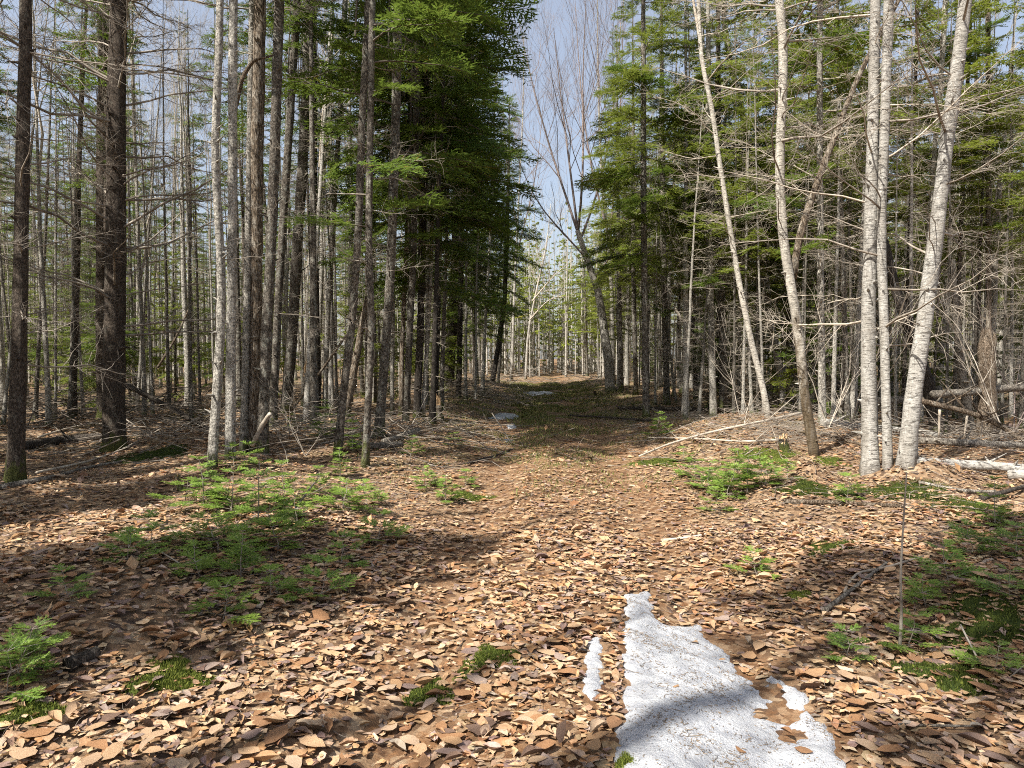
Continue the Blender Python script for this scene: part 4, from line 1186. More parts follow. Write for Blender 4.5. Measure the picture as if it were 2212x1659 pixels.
# ------------------------------------------------------------------ the stand behind: single trees
LANDMARKS = [(-60, 'the far left edge spruce'), (40, 'the far left edge spruce'), (247, 'the thickest dark spruce'), (520, 'the pale four-stem clump'), (669, 'the splintered stump'),
             (817, 'the flared-foot fir'), (968, 'the shaggy old trunk'), (1190, 'the far end of the trail'), (1321, 'the hollow old tree'), (1396, 'the right trail-edge fir'),
             (1552, 'the speckled close pair'), (1700, 'the crooked birch'), (1890, 'the thickest silver birch'), (2000, 'the leaning silver birch'), (2127, 'the broken grey snag'), (2270, 'the broken grey snag')]
def stand():
    r = np.random.default_rng(21)
    pts = list(HERO_XY)
    out = []
    tries = 0
    while len(out) < 470 and tries < 90000:
        tries += 1
        d = 12.5 + (r.random() ** .72) * 41
        x = r.uniform(-1, 1) * (d * .74 + .4)
        s = x - float(trail_c(d))
        if -2.6 - .0 * d < s < 2.9: continue
        if s > 0 and d < 15.5 and x < 9: continue
        if 37 < d < 58 and -11 < s < 0 and r.random() < .92: continue
        if s < 0 and d < 14.5 and x > -6: continue
        md = .45 + .01 * d
        if any((x - a) ** 2 + (d - b) ** 2 < md * md for a, b in pts): continue
        pts.append((x, d)); out.append((x, d, s))
    groups = {}
    for i, (x, d, s) in enumerate(out):
        z = float(H(x, d))
        zx, zy = to_px((x, d, z))
        u = r.random()
        rad = r.uniform(.5, 1.1) if r.random() < .6 else r.uniform(.28, .5)
        hs = r.uniform(.72, 1.12) * (1 if rad > .5 else .75)
        right = s > 0
        if u < (.62 if right else .48): kind, bk = 'fir_tree', ('grey_bark' if right and r.random() < .5 else 'fir_bark' if r.random() < .7 else 'spruce_bark')
        elif u < .86: kind, bk = 'bare_maple', 'grey_bark'
        elif u < .91: kind, bk = 'bare_birch', 'birch_bark'
        else: kind, bk = 'dead_fir', ('dark_bark' if r.random() < .5 else 'grey_bark')
        root = empty(kind, (x, d, z), r.uniform(0, 6.28), (rad, rad, hs))
        root.rotation_euler = (r.normal(0, .025), r.normal(0, .025), r.uniform(0, 6.28))
        ob('trunk', PT[bk][r.integers(0, 3)], root)
        inv = 1. / rad
        def child(nm, me, sc=1., zoff=0.):
            ob(nm, me, root, mat4((0, 0, zoff), r.uniform(0, 6.28), 0, 0, (inv * sc, inv * sc, 1.)))
        if kind == 'fir_tree':
            edge = abs(s) < 4.2 and r.random() < (.4 if right else .2)
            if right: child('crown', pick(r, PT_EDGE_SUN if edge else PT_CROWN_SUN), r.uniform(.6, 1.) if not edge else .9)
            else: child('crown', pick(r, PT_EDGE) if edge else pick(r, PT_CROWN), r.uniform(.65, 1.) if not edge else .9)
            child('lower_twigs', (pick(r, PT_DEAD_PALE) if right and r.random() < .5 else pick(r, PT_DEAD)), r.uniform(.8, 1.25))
        elif kind == 'dead_fir':
            child('lower_twigs', pick(r, PT_DEAD_PALE), r.uniform(.7, 1.1))
        else:
            child('crown', pick(r, PT_BARE), r.uniform(.5, .8), r.uniform(5, 8) / 1.)
            if r.random() < .6: child('lower_twigs', pick(r, PT_DEAD_PALE), r.uniform(.5, .9))
        # label by kind, thickness, depth and the nearest thing one can find
        lx, lname = min(LANDMARKS, key=lambda l: abs(l[0] - zx))
        depth = ['just behind', 'some way behind', 'far behind'][0 if d < 21 else 1 if d < 33 else 2]
        side = 'left' if zx < lx else 'right'
        noun = {'fir_tree': {'spruce_bark': 'brown-grey', 'grey_bark': 'pale', 'fir_bark': 'grey'}.get(bk, 'grey') + ' fir', 'bare_maple': 'pale bare maple', 'bare_birch': 'white birch', 'dead_fir': ('black' if bk == 'dark_bark' else 'pale') + ' dead fir'}[kind]
        size = 'thin' if rad < .6 else 'medium' if rad < .9 else 'stout'
        lab = f"{size} {noun} {depth} and {side} of {lname}"
        groups.setdefault(lab, []).append((d, root))
    # young firs growing low between the trunks
    n = 0
    while n < 58:
        d = 17 + 32 * r.random() ** .9
        x = r.uniform(-1, 1) * (d * .72)
        s = x - float(trail_c(d))
        if abs(s) < 3.4 or any((x - a) ** 2 + (d - b) ** 2 < .5 for a, b in pts): continue
        pts.append((x, d)); n += 1
        sc = r.uniform(.6, 1.25)
        root = empty('young_fir', (x, d, float(H(x, d))), r.uniform(0, 6.28), (sc, sc, sc))
        P = np.array([[0, 0, -.1], [0, 0, 1.7], [.02, 0, 3.4], [0, 0, 5.0]])
        if n == 1: YT = trunk_mesh('trunk', P, np.array([.045, .035, .02, .006]), M['fir_bark'], 6, .03, 1)
        ob('trunk', YT, root); ob('crown', pick(r, PT_YOUNG), root)
        zx, zy = to_px((x, d, 0.))
        lx, lname = min(LANDMARKS, key=lambda l: abs(l[0] - zx))
        lab = f"{'small' if sc < .9 else 'tall'} young fir {['just behind', 'some way behind', 'far behind'][0 if d < 23 else 1 if d < 35 else 2]} and {'left' if zx < lx else 'right'} of {lname}"
        groups.setdefault(lab, []).append((d, root))
    order = {1: [''], 2: ['nearer ', 'farther '], 3: ['nearest ', 'middle ', 'farthest '], 4: ['nearest ', 'second ', 'third ', 'farthest ']}
    for lab, L in groups.items():
        L.sort(key=lambda q: q[0])
        w = order.get(len(L), (['nearest ', 'second ', 'third ', 'fourth ', 'fifth ', 'sixth ', 'seventh ', 'eighth '][:len(L) - 1] + ['farthest ']))
        for (d, root), a in zip(L, w):
            tag(root, a + lab, 'tree', 'trees of the dense stand behind' if root.name[:5] != 'young' else 'young firs between the trunks')
stand()

CROWN_F = [.06, .5]
# ------------------------------------------------------------------ masses of wood nobody can count
def lod_tree(r, x, y, h, rad, bare, fine=1., zf=None):
    """light merged tree: materials 0 bark 1 needles 2 twigs"""
    z = float(H(x, y))
    b = np.array([x, y, z])
    k = 4
    t = np.linspace(0, 1, k)[:, None]
    P = b + np.array([0, 0, 1.]) * t * h + np.cumsum(r.normal(0, .1, (k, 3)), 0) * t * [1, 1, 0]
    V, T, Q = tubes(P[None], (rad * (1 - .85 * t[:, 0]))[None], 5)
    parts = [(V, Q, 0, np.full((len(V), 3), .5))]
    n = int(26 * fine)
    zz = r.uniform(.08, .6 if not bare else .95, n) * h; a = r.uniform(0, 6.28, n); L = r.uniform(.4, 1.3, n) * (1.6 if bare else 1)
    dd = np.stack([np.cos(a), np.sin(a), r.uniform(-.2, .4, n) + (.9 if bare else 0)], 1) * L[:, None]
    o = b + np.stack([np.zeros(n), np.zeros(n), zz], 1)
    S = np.stack([o, o + dd * .55, o + dd + np.stack([np.zeros(n), np.zeros(n), r.uniform(-.1, .3, n) * L], 1)], 1)
    V, T, Q = tubes(S, np.tile([.011, .007, .003], (n, 1)), 3)
    parts.append((V, Q, 2, np.full((len(V), 3), .5)))
    if not bare:
        nb = int(46 * fine)
        f = np.linspace(0, 1, nb) + r.normal(0, .02, nb); z0 = h * (zf if zf else r.uniform(*CROWN_F))
        zb = z0 + (h - z0) * np.clip(f, 0, 1); ab = np.arange(nb) * 2.4 + r.normal(0, .3, nb)
        Lb = (1.7 * (1.02 - np.clip(f, 0, 1)) ** .8 + .25) * r.uniform(.6, 1.15, nb)
        ax = np.stack([np.cos(ab), np.sin(ab), r.normal(-.1, .15, nb)], 1)
        per = np.stack([-np.sin(ab), np.cos(ab), np.zeros(nb)], 1)
        B, E = [], []
        for j, (t0, t1, sd) in enumerate([(.3, .7, .25), (.3, .7, -.25), (.5, .85, .2), (.5, .85, -.2), (.15, .5, .2), (.15, .5, -.2), (.65, 1.05, .0), (.75, 1., .12), (.75, 1., -.12)]):
            bb = b + np.stack([np.zeros(nb), np.zeros(nb), zb], 1) + ax * (Lb * t0)[:, None]
            ee = b + np.stack([np.zeros(nb), np.zeros(nb), zb], 1) + ax * (Lb * t1)[:, None] + per * (Lb * sd * r.uniform(.6, 1.4, nb))[:, None]
            ee[:, 2] += r.normal(-.05, .08, nb); B.append(bb); E.append(ee)
        B, E = np.concatenate(B), np.concatenate(E)
        nn = len(B)
        nrm = unit(np.stack([r.normal(0, .4, nn), r.normal(0, .4, nn), np.ones(nn)], 1))
        tint = np.zeros((nn, 3)); tint[:, 0] = np.clip(r.normal(.45, .22, nn), 0, 1); tint[:, 1] = (r.random(nn) < .05) * .6
        V, Q, C = diamonds(B, E, nrm, r.uniform(.05, .11, nn), tint, .3)
        parts.append((V, Q, 1, C))
    return parts
def wood_mass(name, label, spots, mats, seed, fine=1., bare_p=.35, h=(10, 15)):
    r = np.random.default_rng(seed)
    g = G()
    for x, y in spots:
        for V, Q, m, c in lod_tree(r, x, y, r.uniform(*h), r.uniform(.045, .1), r.random() < bare_p, fine):
            g.add(V, Q=Q, m=m, c=c)
    tag(ob(name, g.mesh(name, mats)), label, None, None, 'stuff')
def far_spots():
    r = np.random.default_rng(31)
    S = []
    while len(S) < 1000:
        d = 40 + 60 * r.random() ** .8
        x = r.uniform(-1, 1) * (d * .78 + 2)
        s = x - float(trail_c(d))
        if d < 62 and -3. < s < 3.4: continue
        if d < 58 and -12 < s < 0: continue
        S.append((x, d))
    for _ in range(260):
        d = r.uniform(57, 84)
        S.append((trail_c(d) + r.normal(0, 9), d))
    return S
wood_mass('distant_forest', 'distant mixed woods closing the view beyond the trees that can be told apart', far_spots(), [M['grey_bark'], M['sun_needles'], M['pale_twig']], 41, .44, .42)
def side_spots():
    """woods beside the viewpoint, out of frame; they shade the left stand as the photo shows"""
    r = np.random.default_rng(33)
    S = []
    for _ in range(6000):
        x, y = r.uniform(-24, -3), r.uniform(-6, 22)
        if x > -.74 * max(y, 0) - 1.6: continue
        if .67 * x - .74 * y > -9.2 or x < -.74 * y - 15: continue
        if any((x - a) ** 2 + (y - b) ** 2 < 2.6 for a, b in S): continue
        S.append((x, y))
    return S[:90]
wood_mass('surrounding_woods', 'woods continuing beside the viewpoint', side_spots(), [M['fir_bark'], M['fir_needles'], M['twig']], 43, .8, .5)
def behind():
    """the trees behind the viewpoint whose shadows streak the trail"""
    r = np.random.default_rng(44)
    g = G()
    for x, y, h, rad, bare, zf in [(-5.25, 2.0, 10, .15, True, None), (-5.24, 1.0, 9, .13, True, None), (-5.4, 3.1, 10, .13, True, None), (-5.1, -2.0, 12, .24, True, None), (-4.9, -2.2, 11, .12, True, None),
                                   (-5.6, -1.0, 10, .19, True, None), (-4.6, -2.9, 17, .11, False, .70), (-3.9, -3.6, 17, .11, False, .68), (-9.0, -1.4, 13, .15, False, .5), (-9.4, -2.1, 13, .15, False, .5), (-8.3, -.9, 13, .15, False, .55),
                                   (-3.4, -5.5, 16, .1, True, None), (-8.5, -6, 16, .1, True, None), (-8.4, 3.4, 8.5, .09, False, .3), (-4.4, -.6, 7, .1, True, None)]:
        for V, Q, m, c in lod_tree(r, x, y, h, rad, bare, .22 if bare else 2.0, zf):
            g.add(V, Q=Q, m=m, c=c)
    tag(ob('woods_behind', g.mesh('woods_behind', [M['grey_bark'], M['fir_needles'], M['twig']])), 'open woods continuing behind the viewpoint', None, None, 'stuff')
behind()

# ------------------------------------------------------------------ fir saplings with needles
def needle_clad(r, base, dirs, L, up, step=.006, nl=.024, nw=.0045):
    """flat two-sided needles along straight twigs"""
    Vs, Ts, Cs = [], [], []
    for b, d, l, u in zip(base, dirs, L, up):
        n = max(4, int(l / step))
        t = np.linspace(.04, 1.02, n) * l
        side = unit(np.cross(d, u))
        tint0 = np.clip(r.normal(.5, .18), .05, .95)
        for s in (-1, 1):
            f = np.linspace(0, 1, n)
            q = b + d * t[:, None]
            ang = .95 - .45 * f + r.normal(0, .12, n)
            nd = d * np.cos(ang)[:, None] + side * (s * np.sin(ang))[:, None] + u * r.uniform(-.05, .45, n)[:, None]
            ln = nl * r.uniform(.7, 1.15, n) * (1 - .35 * f)
            tip = q + nd * ln[:, None]
            w = d * nw
            V = np.stack([q - w, q + w, tip], 1)
            Vs.append(V.reshape(-1, 3))
            c = np.zeros((n, 3)); c[:, 0] = np.clip(tint0 + .25 * f + r.normal(0, .07, n), 0, 1)
            Cs.append(np.repeat(c, 3, 0))
    V = np.concatenate(Vs); C = np.concatenate(Cs)
    return V, np.arange(len(V)).reshape(-1, 3), C
def sapling_meshes(seed, h, spread, dz=.1, lean=0.):
    r = np.random.default_rng(seed)
    stem = G(); fol = G()
    k = 6
    t = np.linspace(0, 1, k)[:, None]
    P = np.array([lean, 0, 1.]) * t * h
    P[1:] += np.cumsum(r.normal(0, .012, (k - 1, 3)), 0)
    V, T, Q = tubes(P[None], (.007 * (1 - .75 * t[:, 0]) * (h / .6))[None], 5); stem.add(V, Q=Q)
    B, D, LL, U = [], [], [], []
    tubP = []
    z = h * .12
    while z < h * .98:
        f = z / h
        n = r.integers(3, 6); a0 = r.uniform(0, 6.28)
        for i in range(n):
            a = a0 + i * 6.28 / n + r.normal(0, .25)
            l = spread * ((1.05 - f) ** .7) * r.uniform(.6, 1.1) + .04
            el = r.uniform(-.1, .3) + .35 * f
            d = np.array([math.cos(a) * math.cos(el), math.sin(a) * math.cos(el), math.sin(el)])
            b = np.array([np.interp(z, P[:, 2], P[:, j]) for j in range(3)])
            side = unit(np.cross(d, [0, 0, 1.])); u = unit(np.cross(side, d))
            tubP.append([b, b + d * l * .5, b + d * l])
            B.append(b + d * l * .25); D.append(d); LL.append(l * .75); U.append(u)
            m = int(2 + l / .055)
            for q in range(m):
                ff = (q + .6) / m
                for s in (-1, 1):
                    if r.random() < .12: continue
                    ang = r.uniform(.6, .95)
                    dd = unit(d * math.cos(ang) + side * s * math.sin(ang) + u * r.normal(.03, .12))
                    l2 = l * .5 * (1.05 - ff) ** .8 * r.uniform(.6, 1.1) + .025
                    bb = b + d * l * (.2 + .75 * ff)
                    B.append(bb); D.append(dd); LL.append(l2); U.append(u)
                    if l2 > .09:
                        for s2 in (-1, 1):
                            d3 = unit(dd * .75 + unit(np.cross(dd, u)) * s2 * .65)
                            B.append(bb + dd * l2 * .45); D.append(d3); LL.append(l2 * .45); U.append(u)
        z += dz * r.uniform(.7, 1.3)
    V, T, Q = tubes(np.array(tubP), np.tile([.0035, .0025, .0012], (len(tubP), 1)), 3); stem.add(V, Q=Q)
    V, T, C = needle_clad(r, np.array(B), np.array(D), np.array(LL), np.array(U))
    fol.add(V, T, c=C)
    return stem.mesh('stem', [M['twig']]), fol.mesh('foliage', [M['sapling_needles']], False)
SAP = [sapling_meshes(600 + i, h, sp, .13, ln) for i, (h, sp, ln) in enumerate([(.62, .34, .05), (.75, .36, -.08), (.45, .36, .1), (.35, .32, .0), (.55, .4, .12), (.85, .38, 0), (.3, .26, .05)])]
SAPS = [  # photo position of the foot, prototype, scale, what sets it apart
    (440, 1092, 1, 1.0, 'bright fir sapling beside the small cut stub'), (400, 1085, 2, 1.0, 'low fir sapling at the left end of the big sapling clump'),
    (500, 1112, 0, 1.1, 'bright fir sapling in the middle of the big left clump'), (558, 1130, 1, .95, 'tall bright fir sapling in front of the four-stem clump'),
    (612, 1095, 0, .9, 'fir sapling at the back of the left clump, right side'), (470, 1195, 4, 1.0, 'half-shaded fir sapling at the front of the left clump'),
    (520, 1252, 0, .85, 'dark fir sapling standing forward of the left clump'), (432, 1250, 2, .8, 'low shaded fir sapling left of the dark forward one'),
    (600, 1195, 4, .9, 'spreading fir sapling at the foot of the grey forked stick'), (645, 1135, 2, 1.0, 'fir sapling between the left clump and the grey forked stick'),
    (742, 1105, 4, 1.0, 'rounded bright fir sapling right of the grey forked stick'), (795, 1095, 2, 1.0, 'flat fir sapling right of the rounded bright one'),
    (690, 1070, 0, .8, 'fir sapling behind the rounded bright one'), (735, 1035, 1, .8, 'fir sapling at the foot of the lichen-grey leaning trunk'),
    (482, 1338, 3, 1.0, 'yellow-green fir seedling on open leaves below the left clump'), (585, 1292, 3, .9, 'flat fir seedling on the leaves right of the dark forward sapling'),
    (690, 1292, 6, 1.0, 'single fir spray lying low on the leaves left of the trail'), (735, 1222, 3, 1.0, 'small dark fir seedling at the left trail edge'),
    (812, 1172, 6, 1.2, 'thin fir seedling with a dead stick at the left trail edge'), (272, 1215, 6, 1.0, 'dark fir seedling in the leaves far left of the clump'),
    (332, 1180, 6, 1.2, 'small fir seedling under a curved pale twig'), (962, 1085, 1, .65, 'upright pale-tipped fir sapling at the left trail edge'),
    (922, 1055, 2, .8, 'spreading low fir left of the upright pale-tipped one'), (1005, 1052, 3, .9, 'low fir right of the upright pale-tipped one'),
    (40, 1462, 4, .62, 'bright fir sprig at the far left bottom, upper one'), (12, 1505, 3, .8, 'bright fir sprig cut by the left picture edge'),
    (150, 1292, 6, .8, 'tiny dark fir seedling in the shaded leaves at far left'), (700, 950, 5, 1.05, 'tall airy fir sapling between the near-black fir and the leaning trunk'),
    (762, 975, 5, .85, 'airy fir sapling in front of the flared-foot fir'), (640, 930, 2, 1.1, 'low green fir at the foot of the splintered stump'),
    (508, 1012, 6, 1.2, 'sprig of fir at the foot of the four-stem clump'), (545, 1006, 6, 1.1, 'sprig of fir below the shaggy stem'),
    (1532, 1062, 0, 1.0, 'bright fir sapling at the left of the right-hand clump'), (1572, 1076, 4, 1.0, 'bright spreading fir at the front of the right-hand clump'),
    (1614, 1064, 1, .85, 'tallest bright fir in the right-hand clump'), (1652, 1052, 4, .9, 'bright fir at the right end of the right-hand clump'),
    (1502, 1036, 2, 1.0, 'low fir at the back left of the right-hand clump'), (1592, 1036, 0, 1.0, 'bright fir at the back of the right-hand clump'),
    (1546, 1108, 3, 1.0, 'small fir seedling below the right-hand clump'), (1422, 945, 0, 1.0, 'lone bright fir sapling by the fallen branches right of the trail'),
    (1830, 1080, 3, 1.0, 'small dark upright fir beside the moss mounds'), (1636, 1245, 6, .9, 'tiny green seedling on the right trail edge'),
    (2150, 1140, 5, .65, 'dark shaded fir at the right edge, upper one'), (2195, 1200, 4, .75, 'dark shaded fir cut by the right edge'),
    (2100, 1200, 4, .65, 'dark shaded fir left of the one cut by the right edge'), (2050, 1262, 2, .8, 'dark low fir behind the thin bare stem'),
    (2000, 1312, 2, .65, 'dark low fir right of the thin bare stem'), (2180, 1292, 2, .65, 'dark low fir below the one cut by the right edge'),
    (1960, 1402, 2, .7, 'shaded fir seedling at the foot of the thin bare stem'), (1830, 1422, 6, .8, 'tiny fir seedling right of the snow'),
    (2150, 1450, 2, .6, 'shaded fir seedling near the pale looping twig'),
    (980, 965, 2, .9, 'low fir in the shade on the left trail shoulder'), (890, 985, 0, .7, 'shaded fir right of the slim moss-footed fir'),
    (1475, 1000, 2, .9, 'fir seedling on the mound edge left of the right-hand clump'), (1700, 1040, 3, 1., 'small fir in the twigs below the crooked birch')]
for i, (zx, zy, p, s, lab) in enumerate(SAPS):
    r = np.random.default_rng(700 + i)
    b = gp(zx, zy)
    s = s * .8
    root = empty('fir_sapling', b, r.uniform(0, 6.28), (s * 1.1, s * 1.1, s * r.uniform(.7, 1.)))
    ob('stem', SAP[p][0], root); ob('foliage', SAP[p][1], root)
    tag(root, lab, 'sapling', 'young firs on the forest floor')

# ------------------------------------------------------------------ logs, poles and fallen branches
def log(label, pts, r0, r1, mat, name='fallen_log', k=16, sides=10, stubs=0, rough=.05, seed=0, cat='log', stub_l=(.1, .4), bend=.02):
    r = np.random.default_rng(seed + 3000)
    P = np.array(pts, float)
    b = P[0].copy()
    P = resample(P - b, k)
    P[1:-1] += np.cumsum(r.normal(0, bend * r0 * 3, (k - 2, 3)), 0) * .5
    root = empty(name, b)
    Rd = np.linspace(r0, r1, k)
    ob('stem', trunk_mesh('stem', P, Rd, M[mat], sides, rough, seed), root)
    for i in range(stubs):
        j = r.integers(1, k - 1); l = r.uniform(*stub_l)
        a = r.uniform(0, 6.28)
        d = unit(np.array([math.cos(a), math.sin(a) * .6, r.uniform(.1, 1.)]))
        S = np.array([[P[j], P[j] + d * l * .5, P[j] + d * l + r.normal(0, .03 * l, 3)]])
        V, T, Q = tubes(S, np.array([[Rd[j] * .35, Rd[j] * .26, .003]]), 5)
        g = G(); g.add(V, Q=Q)
        ob('branch_stub', g.mesh('branch_stub', [M[mat]]), root)
    tag(root, label, cat)
    return root
def gl(pts, lift=0.):           # photo points laid on the ground
    return [gp(x, y) + np.array([0, 0, lift]) for x, y in pts]
def al(pts):                    # photo points with a depth each
    return [at(x, y, d) for x, y, d in pts]
log('long white birch log on the ground at the right edge, below the leaning birch', gl([(1952, 1008), (2080, 1013), (2230, 1024)], .06), .062, .055, 'birch_bark', stubs=3, seed=1)
log('grey log lying behind the leaning birch, parallel to the white one', gl([(1960, 960), (2090, 966), (2240, 972)], .07), .06, .05, 'grey_log', stubs=7, seed=2)
log('pale log passing behind the silver birch twins', gl([(1778, 922), (1862, 930), (2028, 948)], .07), .085, .06, 'birch_bark', stubs=4, seed=3)
log('raised mossy log crossing the right edge at waist height', al([(2015, 852, 13.3), (2120, 846, 13.6), (2240, 834, 14.0)]), .075, .07, 'grey_log', stubs=4, seed=4)
log('dim log lying across behind the thickest silver birch', al([(1800, 872, 16.5), (1870, 868, 16.5), (1960, 866, 16.5)]), .1, .09, 'grey_log', stubs=3, seed=5)
log('arched dead branch with downward props right of the leaning birch', al([(1985, 865, 12.2), (2050, 880, 12.1), (2120, 898, 12.), (2180, 930, 11.8), (2240, 975, 11.5)]), .05, .035, 'brown_log', 'fallen_branch', stubs=10, seed=6, cat='branch', stub_l=(.4, .9))
for i, (x0, y0, x1, y1) in enumerate([(2030, 885, 2028, 945), (2090, 892, 2082, 948), (2120, 900, 2118, 955), (2170, 920, 2150, 955)]):
    log(['first', 'second', 'third', 'fourth'][i] + ' pale prop stick from the left under the arched dead branch', al([(x0, y0, 12.05), (x1, y1, 12.1)]), .022, .014, 'pale_twig', 'dead_stick', 6, 6, seed=20 + i, cat='stick')
log('bright cut log end at the right edge below the white log', gl([(2178, 1036), (2240, 1034)], .05), .06, .06, 'birch_bark', seed=7)
log('slim grey pole lying below the white birch log', gl([(1985, 1048), (2080, 1066), (2150, 1068)], .03), .022, .018, 'grey_log', 'fallen_pole', seed=8, cat='pole')
log('straight brown pole lying in front of the moss mounds', gl([(1694, 1088), (1830, 1092), (1985, 1102)], .025), .025, .016, 'brown_log', 'fallen_pole', seed=9, cat='pole')
log('dark broken stick on the right edge mound', gl([(2120, 1085), (2212, 1060)], .04), .03, .022, 'dark_log', 'fallen_pole', seed=10, cat='pole')
log('bent grey branch on the leaves between the snow and the thin bare stem', gl([(1780, 1330), (1845, 1278), (1916, 1224)], .03), .016, .01, 'grey_log', 'fallen_branch', seed=11, cat='branch')
log('thin dark fork joined to the bent grey branch', gl([(1822, 1290), (1850, 1245), (1905, 1238), (1995, 1210)], .03), .012, .006, 'twig', 'fallen_branch', seed=12, cat='branch')
log('short bare stick lying on the sunlit trail centre', gl([(1428, 1172), (1490, 1166), (1528, 1158)], .02), .013, .009, 'pale_twig', 'dead_stick', 8, 7, seed=13, cat='stick')
log('thick broken stick on the leaves near the left edge', gl([(145, 1452), (210, 1422)], .03), .035, .03, 'dark_log', 'dead_stick', 8, 8, seed=14, cat='stick')
log('pale curved twig lying on leaves left of the sapling clump', gl([(200, 1198), (270, 1160), (330, 1140), (362, 1140)], .03), .010, .006, 'pale_twig', 'dead_stick', 12, 6, seed=15, cat='stick')
log('pale side twig dropping from the curved twig at left', gl([(275, 1160), (330, 1190), (390, 1228)], .03), .008, .004, 'pale_twig', 'dead_stick', 10, 6, seed=16, cat='stick')
log('long grey branch on the shaded ground left of the dark mossy hump', gl([(0, 1058), (100, 1040), (200, 1012), (262, 1002)], .03), .03, .015, 'grey_log', 'fallen_branch', stubs=4, seed=17, cat='branch')
log('pale branch reaching up beside the dark mossy hump', gl([(80, 1030), (190, 1005), (260, 980), (300, 958)], .05), .016, .008, 'pale_twig', 'fallen_branch', stubs=4, seed=18, cat='branch')
log('dark log lying across to the foot of the thickest spruce', gl([(48, 972), (130, 962), (222, 952)], .06), .085, .07, 'dark_log', stubs=2, seed=19)
log('diagonal dark pole sloping from the thickest spruce to the four-stem clump', al([(262, 826, 15.5), (350, 872, 15.2), (450, 928, 14.8)]), .06, .045, 'dark_log', 'leaning_pole', stubs=5, seed=30, cat='pole')
log('dead bent twig lying in the sun by the far left trunk', gl([(82, 952), (150, 930), (215, 915), (235, 930)], .06), .02, .01, 'pale_twig', 'dead_stick', 10, 6, seed=31, cat='stick')
log('pale diagonal pole leaning through the left stand above the stump', al([(627, 889, 17.), (700, 792, 17.5), (786, 670, 18.)]), .035, .024, 'brown_log', 'leaning_pole', stubs=2, seed=32, cat='pole')
log('pale diagonal pole leaning between trunks left of the four-stem clump', al([(340, 795, 19), (380, 730, 19.2), (412, 658, 19.5)]), .035, .022, 'brown_log', 'leaning_pole', stubs=1, seed=33, cat='pole')
log('broken pale branch stub leaning against the shaggy stem', al([(546, 962, 10.9), (568, 915, 10.8), (584, 893, 10.7)]), .045, .03, 'pale_twig', 'leaning_pole', seed=34, cat='pole')
log('rust-brown broken limb hung between the upper clump stems', al([(510, 225, 10.8), (522, 170, 10.7), (545, 130, 10.6), (590, 119, 10.5)]), .04, .016, 'brown_log', 'hung_limb', seed=35, cat='branch')
log('grey forked stick standing up among the left saplings', al([(612, 1185, 6.2), (622, 1120, 6.25), (660, 1070, 6.3), (680, 1042, 6.3)]), .013, .007, 'grey_log', 'dead_stick', stubs=5, seed=36, cat='stick', stub_l=(.1, .35))
log('pale diagonal dead pole leaning beside the speckled pair', al([(1600, 850, 20), (1540, 770, 20.2), (1480, 705, 20.5), (1458, 665, 20.6)]), .05, .035, 'pale_twig', 'leaning_pole', stubs=2, seed=37, cat='pole')
log('dark pole reaching from the trail edge toward the right-hand brush', gl([(1228, 902), (1310, 906), (1405, 914)], .06), .025, .03, 'dark_log', 'fallen_pole', stubs=3, seed=38, cat='pole')
log('dark mottled branch lying behind the right-hand brush', gl([(1335, 890), (1420, 892), (1500, 894), (1595, 896)], .12), .045, .06, 'dark_log', 'fallen_branch', stubs=6, seed=39, cat='branch')
log('pale slender branch sloping up over the right-hand mound', gl([(1380, 1000), (1450, 970), (1540, 945), (1640, 925), (1730, 905)], .1), .012, .026, 'pale_twig', 'fallen_branch', stubs=9, seed=40, cat='branch', stub_l=(.2, .7))
log('second pale branch crossing the right-hand mound below the first', gl([(1400, 955), (1500, 958), (1610, 966), (1700, 960)], .08), .012, .018, 'pale_twig', 'fallen_branch', stubs=8, seed=41, cat='branch', stub_l=(.2, .6))
log('thin branch resting from the crooked birch foot to the silver birch', gl([(1772, 945), (1820, 960), (1862, 972)], .07), .03, .02, 'brown_log', 'fallen_branch', stubs=3, seed=42, cat='branch')
log('forked root-grey twig crossing the foot of the thickest silver birch', al([(1808, 1008, 9.6), (1850, 1030, 9.5), (1925, 1062, 9.2)]), .012, .008, 'grey_log', 'dead_stick', 8, 6, seed=43, cat='stick')
log('pale looping twig at the right bottom edge', al([(2075, 1350, 3.9), (2125, 1450, 3.6), (2152, 1500, 3.45), (2165, 1480, 3.4), (2190, 1455, 3.4), (2230, 1425, 3.4)]), .006, .004, 'pale_twig', 'dead_stick', 18, 6, seed=44, cat='stick')
log('straight thin twig lying on leaves at the right bottom', gl([(1940, 1575), (2020, 1578), (2130, 1578)], .02), .006, .004, 'grey_log', 'dead_stick', 8, 6, seed=45, cat='stick')
log('thin bare upright stem rising from the leaves at right', al([(1943, 1406, 3.85), (1948, 1330, 3.85), (1944, 1250, 3.86), (1950, 1150, 3.87), (1958, 1020, 3.9)]), .009, .003, 'twig', 'bare_seedling', stubs=4, seed=46, cat='seedling', stub_l=(.08, .3))
log('dark pole lying along the mid left trail shoulder', gl([(1010, 1005), (1080, 985), (1110, 972)], .03), .02, .012, 'dark_log', 'fallen_pole', seed=47, cat='pole')
log('log end poking from the ground right of the flared-foot fir', gl([(828, 962), (860, 952), (905, 935)], .06), .05, .045, 'grey_log', stubs=2, seed=48)
log('thick grey log in the shade behind the slim moss-footed fir', gl([(755, 965), (800, 972), (870, 968)], .06), .055, .045, 'grey_log', stubs=3, seed=49)

